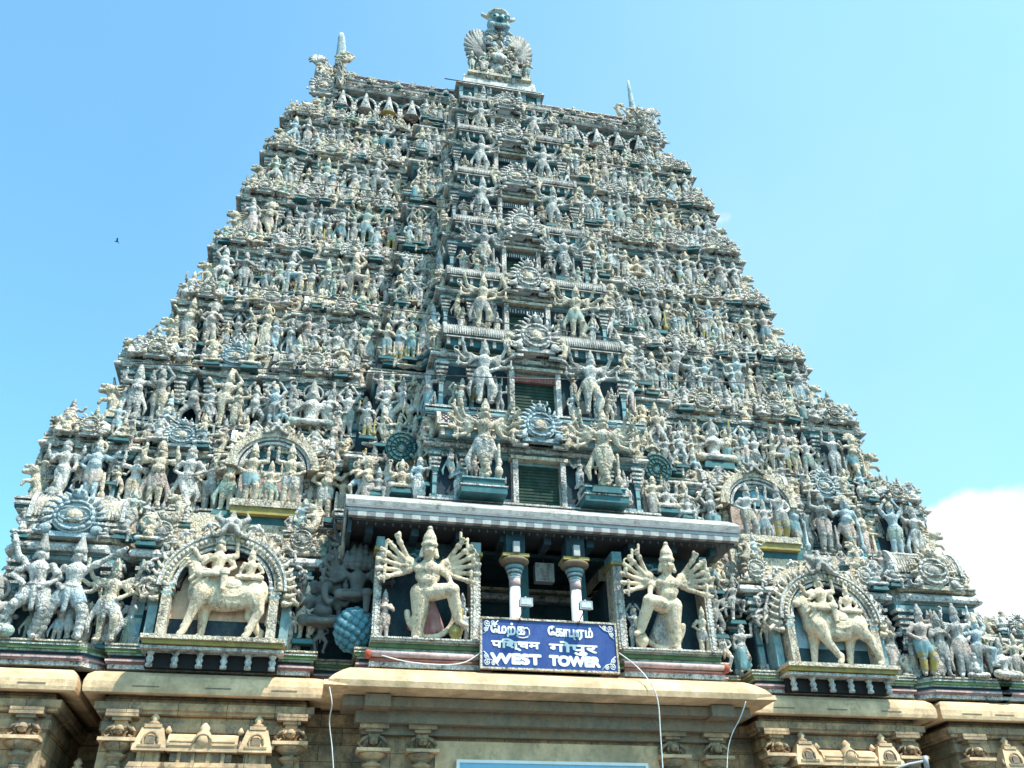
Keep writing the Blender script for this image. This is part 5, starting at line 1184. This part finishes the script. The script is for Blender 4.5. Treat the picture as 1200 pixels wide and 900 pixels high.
def st_shrine(wide=False):
    m = MB(); m.use('stone'); w = .46 if not wide else .95
    m.box(-w*.8, w*.8, -.22, .05, 4.2, 5.7); m.box(-w*1.25, w*1.25, -.42, .05, 5.702, 5.80); m.box(-w*1.1, w*1.1, -.5, .05, 5.802, 5.98, .06, .1); m.box(-w*.65, w*.65, -.3, .05, 5.982, 6.25); 
    for x in ((-.5, .5) if not wide else (-.6, -.2, .2, .6)): m.box(x*w-.05, x*w+.05, -.36, -.29, 5.985, 6.248)
    m.use('stone_plain')
    if not wide:
        m.box(-w*.95, w*.95, -.5, .05, 6.252, 6.33); m.box(-w*.95, w*.95, -.5, .05, 6.332, 6.86, .16, .15); m.box(-.22, .22, -.38, .02, 6.862, 6.95); m.lathe((0, -.18, 6.951), [(.12, 0), (.17, .06), (.08, .12), (.13, .2), (.03, .32)], 8)
        m.use('stone').tube([(.19*math.cos(t), -.47, 6.50+.22*math.sin(t)) for t in [PI*q/10-.3 for q in range(14)]], .035, 5); m.box(-.3, .3, -.52, -.2, 6.34, 6.40)
        m.use('stone_grey').box(-.12, .12, -.50, -.44, 6.42, 6.60); m.use('stone')
        for s_ in (-1, 1): m.lathe((s_*.42, -.4, 6.334), [(.06, 0), (.08, .08), (.03, .16), (.01, .22)], 6)
    else:
        m.box(-w, w, -.45, .05, 6.252, 6.33); m.prism([(.05, 6.332), (-.42, 6.332), (-.45, 6.45), (-.36, 6.65), (-.2, 6.74), (.05, 6.76)][::-1], -w*.96, w*.96); m.lathe((0, -.3, 6.4), [(.2, 0), (.26, .12), (.22, .3), (.12, .42), (.14, .5), (.03, .62)], 8)
        for s_ in (-1, 1):
            m.lathe((s_*w, -.2, 6.74), [(.06, 0), (.1, .08), (.02, .2)], 6); m.box(s_*.55-.3, s_*.55+.3, -.47, -.44, 6.40, 6.44); m.box(s_*.55-.3, s_*.55+.3, -.46, -.42, 6.50, 6.53)
        m.tube([(.24*math.cos(t), -.5, 6.46+.24*math.sin(t)) for t in [PI*q/10 for q in range(11)]], .035, 5)
        m.use('stone_grey').box(-.8, -.3, -.31, -.29, 6.02, 6.22); m.box(.3, .8, -.31, -.29, 6.02, 6.22); m.use('stone')
    return m.mesh('wall_shrine')
LIB['st_shrine'] = st_shrine(); LIB['st_wide'] = st_shrine(True)
for sg in (-1, 1):
    for x in (7.3, 11.8, 14.2, 16.6, 19.0): part('stone_pilaster', LIB['st_pil'], TR(sg*x, .15, .86))
    for x in (8.2, 10.95, 15.4, 20.0): part('wall_shrine', LIB['st_shrine'], TR(sg*x, .15, .60))
    part('wall_shrine', LIB['st_wide'], TR(sg*9.6, .15, .60)); part('wall_shrine', LIB['st_shrine'], TR(sg*12.95, 1.5, -.35, 1, 1, 1))
    for x in (5.05, 3.7): part('stone_pilaster', LIB['st_pil'], TR(sg*x, -.40, .95, .95))
    part('stone_pilaster', LIB['st_pil'], TR(sg*5.9, .95, .2, .9))
m = MB(); m.use('stone_plain').box(-3.3, 3.3, -.42, -.34, .5, 7.25); m.obj('door_panel', tower)
# broad canopy over the gateway
m = MB(); X = 6.44
prof = [(-1.94, 8.30), (-1.97, 8.46), (-1.90, 8.60), (-1.72, 8.78), (-1.45, 8.92), (-1.1, 9.0), (-.2, 9.02), (-.2, 8.3), (-1.2, 8.22)]
vs = []; n = len(prof)
for s_ in (-1, 1):
    for (y, z) in prof:
        ins = 0 if z < 8.5 else (z-8.5)*1.35
        vs.append((s_*(X-ins), y, z))
fs = [(i, (i+1) % n, n+(i+1) % n, n+i) for i in range(n)]+[tuple(range(n))[::-1], tuple(range(n, 2*n))]
m.use('stone_plain').add(vs, fs)
for s_ in (-1, 1):
    m.use('stone_plain').add([(s_*(X+.12), -2.0, 8.30), (s_*(X-.5), -1.96, 8.30), (s_*(X-.5), -1.9, 8.48), (s_*(X+.12), -1.95, 8.44), (s_*(X+.1), 1.0, 8.30), (s_*(X-.5), 1.0, 8.30), (s_*(X-.5), 1.0, 8.48), (s_*(X+.1), 1.0, 8.44)], [(0, 1, 2, 3), (4, 7, 6, 5), (0, 3, 7, 4), (1, 5, 6, 2), (3, 2, 6, 7), (0, 4, 5, 1)])
m.obj('canopy', tower)
m = MB(); m.use('stone_grey').box(-6.0, 6.0, -1.3, -.2, 7.95, 8.2); m.box(-5.6, 5.6, -.9, -.2, 7.6, 7.948); m.box(-5.4, 5.4, -.6, -.2, 7.35, 7.598)
for q in range(5):
    x = -5.05+10.1*q/4
    if abs(x) > 3: m.box(x-.35, x+.35, -1.5, -.3, 7.9, 8.22, 0, 0)
m.obj('canopy_brackets', tower)
# fans behind the seated groups beside the centre bay
for sg in (-1, 1):
    m = MB(); c = (sg*4.62, .35, 16.95); m.use('teal').plate([(.55*math.cos(2*PI*q/24), .6*math.sin(2*PI*q/24)) for q in range(24)], -.1, .0, c)
    m.use('green')
    for r in (.2, .36, .5): m.tube([(c[0]+r*math.cos(2*PI*q/20), c[1]-.11, c[2]+r*1.08*math.sin(2*PI*q/20)) for q in range(21)], .022, 4)
    for q in range(14): a_ = 2*PI*q/14; m.tube([(c[0]+.1*math.cos(a_), c[1]-.11, c[2]+.1*math.sin(a_)), (c[0]+.54*math.cos(a_), c[1]-.11, c[2]+.58*math.sin(a_))], .015, 4)
    m.obj('feather_fan', tower)
    put('sit_four', sg*4.6, -.15, 15.1, 1.9, 1, ('left' if sg < 0 else 'right')+' inner bay', body='cream' if sg < 0 else 'white')
    put('sit_lady', sg*5.35, -.2, 14.75, 1.5, 1, ('left' if sg < 0 else 'right')+' inner bay'); put('lady', sg*4.05, -.35, 14.7, 1.6, 1, ('left' if sg < 0 else 'right')+' inner bay')
    m = MB(); m.use('teal').box(sg*2.05-.75, sg*2.05+.75, -1.42, -.3, 14.62, 14.85); m.use('white').box(sg*2.05-.78, sg*2.05+.78, -1.45, -.3, 14.852, 14.9); m.use('teal').box(sg*2.05-.68, sg*2.05+.68, -1.32, -.3, 14.902, 15.15); m.use('aqua').box(sg*2.05-.72, sg*2.05+.72, -1.37, -.3, 15.152, 15.2); m.obj('pedestal', tower)

# ------------------------------------------------------------------ name board
SB = thing('name_board', 'blue WEST TOWER name board in Tamil, Hindi and English above the canopy', 'sign', (-.15, -1.55, 9.05))
W2, H2 = 2.02, 1.40
m = MB(); m.use('sign_blue').box(-W2, W2, -.02, .06, 0, H2); m.obj('panel', SB)
m = MB(); f_ = .055
m.use('cream').box(-W2-f_, W2+f_, -.06, .08, -f_, 0); m.box(-W2-f_, W2+f_, -.06, .08, H2, H2+f_); m.box(-W2-f_, -W2, -.06, .08, 0, H2); m.box(W2, W2+f_, -.06, .08, 0, H2); m.obj('frame', SB)
m = MB(); m.use('sign_white')
for sx_ in (-1, 1):
    for sz_ in (0, 1):
        def cpt(u, v): return (sx_*(W2-.04-u), -.035, (v+.04) if sz_ == 0 else H2-.04-v)
        m.tube([cpt(.0, .40), cpt(.12, .30), cpt(.16, .18), cpt(.30, .14), cpt(.44, .0)], .014, 4)
        for (u, v, r) in ((.10, .10, .08), (.28, .07, .055), (.07, .27, .055)):
            m.tube([cpt(u+r*math.cos(t), v+r*math.sin(t)) for t in [i*.7 for i in range(10)]], .013, 4)
            for q in range(5): a_ = 2*PI*q/5; m.tube([cpt(u, v), cpt(u+r*.8*math.cos(a_), v+r*.8*math.sin(a_))], .010, 4)
m.obj('corner_scroll', SB)
def text(s, x0, z0_, w, h, bold=.012, parent=SB, yy=-.028, name='lettering'):
    c = bpy.data.curves.new('t', 'FONT'); c.body = s; c.size = 1; c.offset = 0; c.extrude = .004
    o = bpy.data.objects.new('t', c); COL.objects.link(o); dg = bpy.context.evaluated_depsgraph_get(); dg.update()
    me = bpy.data.meshes.new_from_object(o.evaluated_get(dg)); bpy.data.objects.remove(o)
    co = np.empty(len(me.vertices)*3, dtype=np.float32); me.vertices.foreach_get('co', co); co = co.reshape(-1, 3)
    a, b = co.min(0), co.max(0); out = np.empty_like(co)
    out[:, 0] = x0+(co[:, 0]-a[0])/(b[0]-a[0])*w; out[:, 2] = z0_+(co[:, 1]-a[1])/(b[1]-a[1])*h; out[:, 1] = yy-co[:, 2]
    me.vertices.foreach_set('co', out.ravel()); me.materials.clear(); me.materials.append(MATS['sign_white']); me.update(); return me
LET = []
def word(glyphs, name='lettering'):
    """glyphs: (string, x0, z0, width, height, boldness)"""
    V = []
    for g in glyphs:
        me = text(g[0], *g[1:5]); b = g[5]*.62
        for n_, (dx, dz) in enumerate(((0, 0), (b, 0), (-b, 0), (0, b), (0, -b), (b*.7, b*.7), (-b*.7, b*.7), (b*.7, -b*.7), (-b*.7, -b*.7))): V.append((me, Matrix.Translation((dx, -.0006*n_, dz)), [MATS['sign_white']]))
    return merge(V, name, SB)
ta = .025
word([('\u0bc7', -1.76, .99, .20, .28, ta), ('\u0bae', -1.54, .99, .24, .21, ta), ('\u0bb1', -1.27, .90, .24, .30, ta), ('.', -1.16, 1.25, .05, .05, ta), ('\u0b95', -.99, .97, .24, .23, ta)])
km = MB(); km.use('sign_white')
def stroke(pts, r=.022): km.tube([(x, -.03, z) for x, z in pts], r, 5)
def arc(cx, cz_, rx, rz, a0, a1, n=9): return [(cx+rx*math.cos(math.radians(a0+(a1-a0)*i/n)), cz_+rz*math.sin(math.radians(a0+(a1-a0)*i/n))) for i in range(n+1)]
stroke([(-.79, 1.08), (-.75, 1.16), (-.68, 1.18), (-.62, 1.12), (-.61, 1.0), (-.66, .91), (-.80, .875), (-.93, .89), (-1.0, .95)])          # loop of the last letter of the first word
word([('\u0bc7', -.04, .99, .20, .28, ta), ('\u0b95', .18, .98, .23, .22, ta), ('\u0bbe', .43, .98, .13, .21, ta), ('\u0baa', .60, .98, .15, .21, ta), ('\u0bb0', .86, .90, .19, .29, ta), ('\u0bae', 1.10, .98, .22, .21, ta), ('.', 1.22, 1.22, .045, .045, ta)])
stroke([(.745, 1.17), (.745, .90), (.79, .90)]); stroke([(.745, .99), (.82, .99), (.82, 1.19)])
km.obj('letter_stroke', SB)
hi = .028
word([('\u092a\u093f\u0936\u094d\u091a\u092e', -1.74, .50, 1.42, .33, hi), ('\u0917\u094b\u092a\u0941\u0930', -.02, .44, 1.45, .38, hi)])
word([('WEST', -1.76, .12, 1.46, .27, .05), ('TOWER', -.02, .12, 1.50, .27, .05)])
# ------------------------------------------------------------------ fittings
for i, x in enumerate((-.98, .84)):
    t = thing('flood_light', ('left' if i == 0 else 'right')+' small flood light on a bent arm above the blue name board', 'lamp', (x, -1.6, 10.38), 'flood lights over the name board')
    m = MB(); m.use('metal_dark').tube([(-.10, .05, .0), (-.06, -.16, .16), (.02, -.36, .36)], .018, 6); m.obj('arm', t)
    m = MB(); m.use('metal_dark').box(-.15, .21, -.50, -.32, .34, .56); m.use('metal_grey').box(-.17, .23, -.52, -.51, .32, .58); m.tube([(.03, -.42, .56), (.03, -.42, .64)], .03, 6); m.obj('housing', t)
    m = MB(); m.use('glass_grey').box(-.12, .18, -.532, -.522, .37, .53); m.obj('glass', t)
t = thing('loudspeaker', 'square grey loudspeaker hanging in the dark porch between two columns', 'loudspeaker', (.12, -.3, 12.2))
m = MB(); m.use('metal_grey').box(-.31, .31, 0, .3, 0, .62); m.obj('cabinet', t)
m = MB(); m.use('grey').box(-.27, .27, -.02, -.002, .04, .58); m.obj('grille', t)
m = MB(); m.use('metal_dark').tube([(0, .15, .62), (0, .15, 1.0)], .02, 6); m.obj('bracket', t)
def ray(px, py, y=None, x=None):
    d = (px-600)/1077.3*rt-(py-450)/1077.3*up+fw; k_ = (y-CAM.y)/d.y if y is not None else (x-CAM.x)/d.x; return CAM+d*k_
def cable(name, label, pts, r, c, cat='cable', group=None):
    P = [ray(px, py, y) for px, py, y in pts]; Q = []
    for i in range(len(P)-1):
        for q in range(6):
            a, b, cc, d = P[max(i-1, 0)], P[i], P[i+1], P[min(i+2, len(P)-1)]; u = q/6
            Q.append(.5*((2*b)+(cc-a)*u+(2*a-5*b+4*cc-d)*u*u+(3*b-a-3*cc+d)*u**3))
    Q.append(P[-1]); m = MB(); m.use(c).tube(Q, r, 6); return tag(m.obj(name), label, cat, group)
GW = 'thin cables strung across the tower front'
cable('cable', 'white cable looping from the name board down past the canopy', [(725, 765, -1.5), (745, 780, -1.7), (762, 800, -2.05), (771, 822, -2.1), (774, 860, -2.05), (777, 905, -2.0)], .018, 'cable_white')
cable('cable', 'white cable hanging below the left end of the canopy', [(386, 805, -2.06), (389, 825, -2.05), (386, 845, -1.6), (389, 875, -1.5), (391, 905, -1.45)], .014, 'cable_white')
cable('cable', 'white cable hanging below the right end of the canopy', [(874, 822, -2.06), (868, 840, -1.9), (858, 860, -1.6), (853, 880, -1.5), (852, 905, -1.45)], .014, 'cable_white')
cable('cable', 'pale cable lying along the ledge under the left guardian statue', [(447, 768, -1.5), (480, 776, -1.52), (520, 779, -1.5), (545, 776, -1.5), (563, 765, -1.52)], .018, 'cable_white')
cable('cable', 'dark rod standing out level with the base of the crest', [(521, 92, 4.0), (580, 101, 4.0), (635, 110, 4.0)], .03, 'metal_dark', 'rod', None)
cable('cable', 'topmost dark wire strung across the roof vault', [(420, 102, 5.0), (550, 107, 3.9), (640, 126, 3.9), (730, 147, 5.0)], .022, 'metal_dark', 'wire', GW)
cable('cable', 'dark wire across the tower just below the arched neck openings', [(407, 149, 4.6), (537, 169, 2.7), (640, 183, 2.7), (720, 194, 4.2), (815, 210, 4.6)], .022, 'metal_dark', 'wire', GW)
cable('cable', 'upper dark wire of the close pair crossing the upper middle tiers', [(345, 212, 3.5), (480, 229, 1.6), (640, 249, 1.2), (780, 267, 2.9), (843, 278, 3.3)], .020, 'metal_dark', 'wire', GW)
cable('cable', 'lower dark wire of the close pair crossing the upper middle tiers', [(420, 229, 3.3), (480, 238, 1.5), (640, 257, 1.1), (800, 274, 2.9)], .020, 'metal_dark', 'wire', GW)
cable('cable', 'dark wire sloping across the middle tiers above the window with dark green slats', [(282, 335, 2.3), (400, 352, 2.2), (485, 366, .6), (640, 385, -.3), (780, 407, 1.5), (915, 427, 1.9)], .020, 'metal_dark', 'wire', GW)
cable('cable', 'lowest dark wire running nearly level across the third row', [(160, 426, 1.2), (400, 435, .9), (600, 443, -1.5), (760, 446, .6), (940, 450, 1.6)], .020, 'metal_dark', 'wire', GW)
# blue board at the very bottom
t = thing('notice_board', 'pale blue board in a white frame mounted on the plain tan gateway wall', 'board', (.08, -.60, 4.6))
m = MB(); m.use('board_blue').box(-2.72, 2.72, 0, .1, 0, 2.05); m.obj('panel', t); m = MB(); m.use('sign_white').box(-2.8, 2.8, -.04, .12, 2.05, 2.13); m.box(-2.8, -2.72, -.04, .12, 0, 2.05); m.box(2.72, 2.8, -.04, .12, 0, 2.05); m.obj('frame', t)
# lamp on its post at the lower right
pL = ray(1083, 886, -4.0)
t = thing('lamp_post', 'grey metal lamp post with a flood light at the lower right corner', 'lamp post', (pL.x, pL.y, 0))
m = MB(); m.use('metal_grey').lathe((0, 0, 0), [(.12, 0), (.12, .2), (.07, .25), (.05, pL.z-.25)], 10); m.tube([(0, 0, pL.z-.3), (0, -.02, pL.z)], .07, 8); m.obj('post', t)
m = MB(); m.use('metal_grey').tube([(0, 0, pL.z-.12), (-.55, 0, pL.z-.22), (-1.2, 0, pL.z-.42)], .035, 6); m.box(-1.5, -1.15, -.15, .15, pL.z-.62, pL.z-.42, .05, .05); m.obj('lamp_arm', t)
# birds
for i, (px, py, lb) in enumerate(((137, 283, 'tiny dark bird flying in the blue sky left of the tower'), (934, 423, 'small dark bird flying just right of the tower edge'))):
    P0 = ray(px, py, 10.); m = MB(); m.use('metal_dark').ell((0, 0, 0), (.16, .06, .06), 8, 6); m.ell((-.16, 0, .03), (.05, .04, .04), 6, 5)
    for s_ in (-1, 1): m.add([(-.06, 0, .03), (.08, 0, .03), (.02, s_*.3, .14), (.14, s_*.42, .10), (-.02, s_*.28, .15)], [(0, 1, 3, 2), (0, 2, 4)], False)
    bo = tag(m.obj('bird', None, P0), lb, 'bird'); bo.scale = (.55,)*3
# ground
m = MB(); m.use('asphalt').add([(-900, -900, 0), (900, -900, 0), (900, 900, 0), (-900, 900, 0)], [(0, 1, 2, 3)]); o = m.obj('ground'); o['kind'] = 'structure'
m = MB(); m.use('paving').box(-30, 30, -7, 30, -.2, .13); o = m.obj('pavement'); o['kind'] = 'structure'

# ------------------------------------------------------------------ turn the collected parts into objects
def px_of(p): d = Vector(p)-CAM; return d.dot(fw)
for name, items in PARTS.items():
    items.sort(key=lambda it: (it[1].translation-CAM).length/max(it[1].median_scale, .01) if hasattr(it[1], 'median_scale') else 0)
    for me, mx in items[:100]:
        o = bpy.data.objects.new(name, me); COL.objects.link(o); o.parent = tower; o.matrix_local = mx
    if len(items) > 100:
        o = merge([(me, mx, list(me.materials)) for me, mx in items[100:]], name, tower); o['kind'] = 'stuff'
pm = MB(); pm.use('teal').box(-.17, .17, -.15, .15, -.09, -.015, .02, .02); pm.use('green').box(-.15, .15, -.13, .13, -.015, .0); PED = pm.mesh('pedestal')
ORD = ['first', 'second', 'third', 'fourth', 'fifth', 'sixth', 'seventh', 'eighth', 'ninth', 'tenth', 'eleventh', 'twelfth', 'thirteenth', 'fourteenth', 'fifteenth', 'sixteenth', 'seventeenth', 'eighteenth', 'nineteenth', 'twentieth']
ORD += [t_+'-'+o_ for t_ in ('twenty', 'thirty', 'forty', 'fifty') for o_ in ORD[:9]]
ROWS = ['lowest', 'second', 'third', 'fourth', 'fifth', 'sixth', 'seventh', 'eighth', 'topmost', 'crest']
for f in FIGS: f['size'] = f['h']/(Vector((f['x'], f['y'], f['z']))-CAM).length
cells = {}
for f in FIGS: cells.setdefault((f['row'], f['bay']), []).append(f)
for (r, b), fs in cells.items():
    fs.sort(key=lambda f: (f['x'], f['z'])); un = [f for f in fs if not f['label']]
    for i, f in enumerate(un):
        d = FIG[f['fig']]['desc']; w = 'statue'
        pos = ('' if len(un) == 1 else ORD[i]+' from left '); row = ROWS[int(r)]
        if r == int(r): rt_ = row+' row' if row != 'crest' else 'at the crest'
        else: rt_ = 'above the '+row+' row'
        f['label'] = f"{f['body']} {d} {w}, {pos}in the {b}, {rt_}"
FIGS.sort(key=lambda f: -f['size'])
SPL = {}
CROWN = {'cream_plain': 'cream_plain', 'cream': 'cream', 'white': 'grey', 'grey': 'grey', 'bluish': 'cream', 'pinkish': 'grey', 'greenish': 'cream', 'charcoal': 'charcoal'}
rest = []
for i, f in enumerate(FIGS):
    g = FIG[f['fig']]; h = f['h']; seat = g.get('seat')
    mx = TR(f['x'], f['y'], f['z']+(.10*h if f['fig'] in ('sit_lady', 'gana_hip', 'five_heads') else 0), h*(1.12 if 'giant' in f['fig'] else 1.1), h, h, rz=f['yaw'], rx=(.17 if 'giant' in f['fig'] or f['fig'] == 'many_cross' else .09))
    mats = [MATS[f['body']], MATS[f['cloth']], MATS[CROWN[f['body']]], MATS['gold' if i % 7 == 0 else CROWN[f['body']]]]
    if i >= 300:
        rest.append((g['me'], mx, mats))
        if f['ped']: rest.append((PED, mx, list(PED.materials)))
        continue
    if f['parts'] or (f['row'] in (0, 1)):
        t = bpy.data.objects.new('statue', None); COL.objects.link(t); t.matrix_world = mx; t.empty_display_size = .2
        if f['fig'] not in SPL: SPL[f['fig']] = split_tags(g['me'])
        for k_, me in SPL[f['fig']].items():
            o = bpy.data.objects.new(['body', 'garment', 'crown', 'ornament'][k_], me); COL.objects.link(o); o.parent = t
            o.material_slots[0].link = 'OBJECT'; o.material_slots[0].material = mats[k_]
        if f['ped']: o = bpy.data.objects.new('pedestal', PED); COL.objects.link(o); o.parent = t
    else:
        t = bpy.data.objects.new('statue', g['me']); COL.objects.link(t); t.matrix_world = mx
        for k_ in range(4): t.material_slots[k_].link = 'OBJECT'; t.material_slots[k_].material = mats[k_]
        if f['ped']: o = bpy.data.objects.new('pedestal', PED); COL.objects.link(o); o.parent = t
    tag(t, f['label'], 'statue', 'statues crowded on the tower tiers')
if rest: tag(merge(rest, 'statue'), 'countless tiny weathered statues packed along the upper tiers', 'statues', None, 'stuff')
print('FIGS', len(FIGS), {k: len(v) for k, v in PARTS.items()})
for me in list(bpy.data.meshes):
    if me.users == 0: bpy.data.meshes.remove(me)
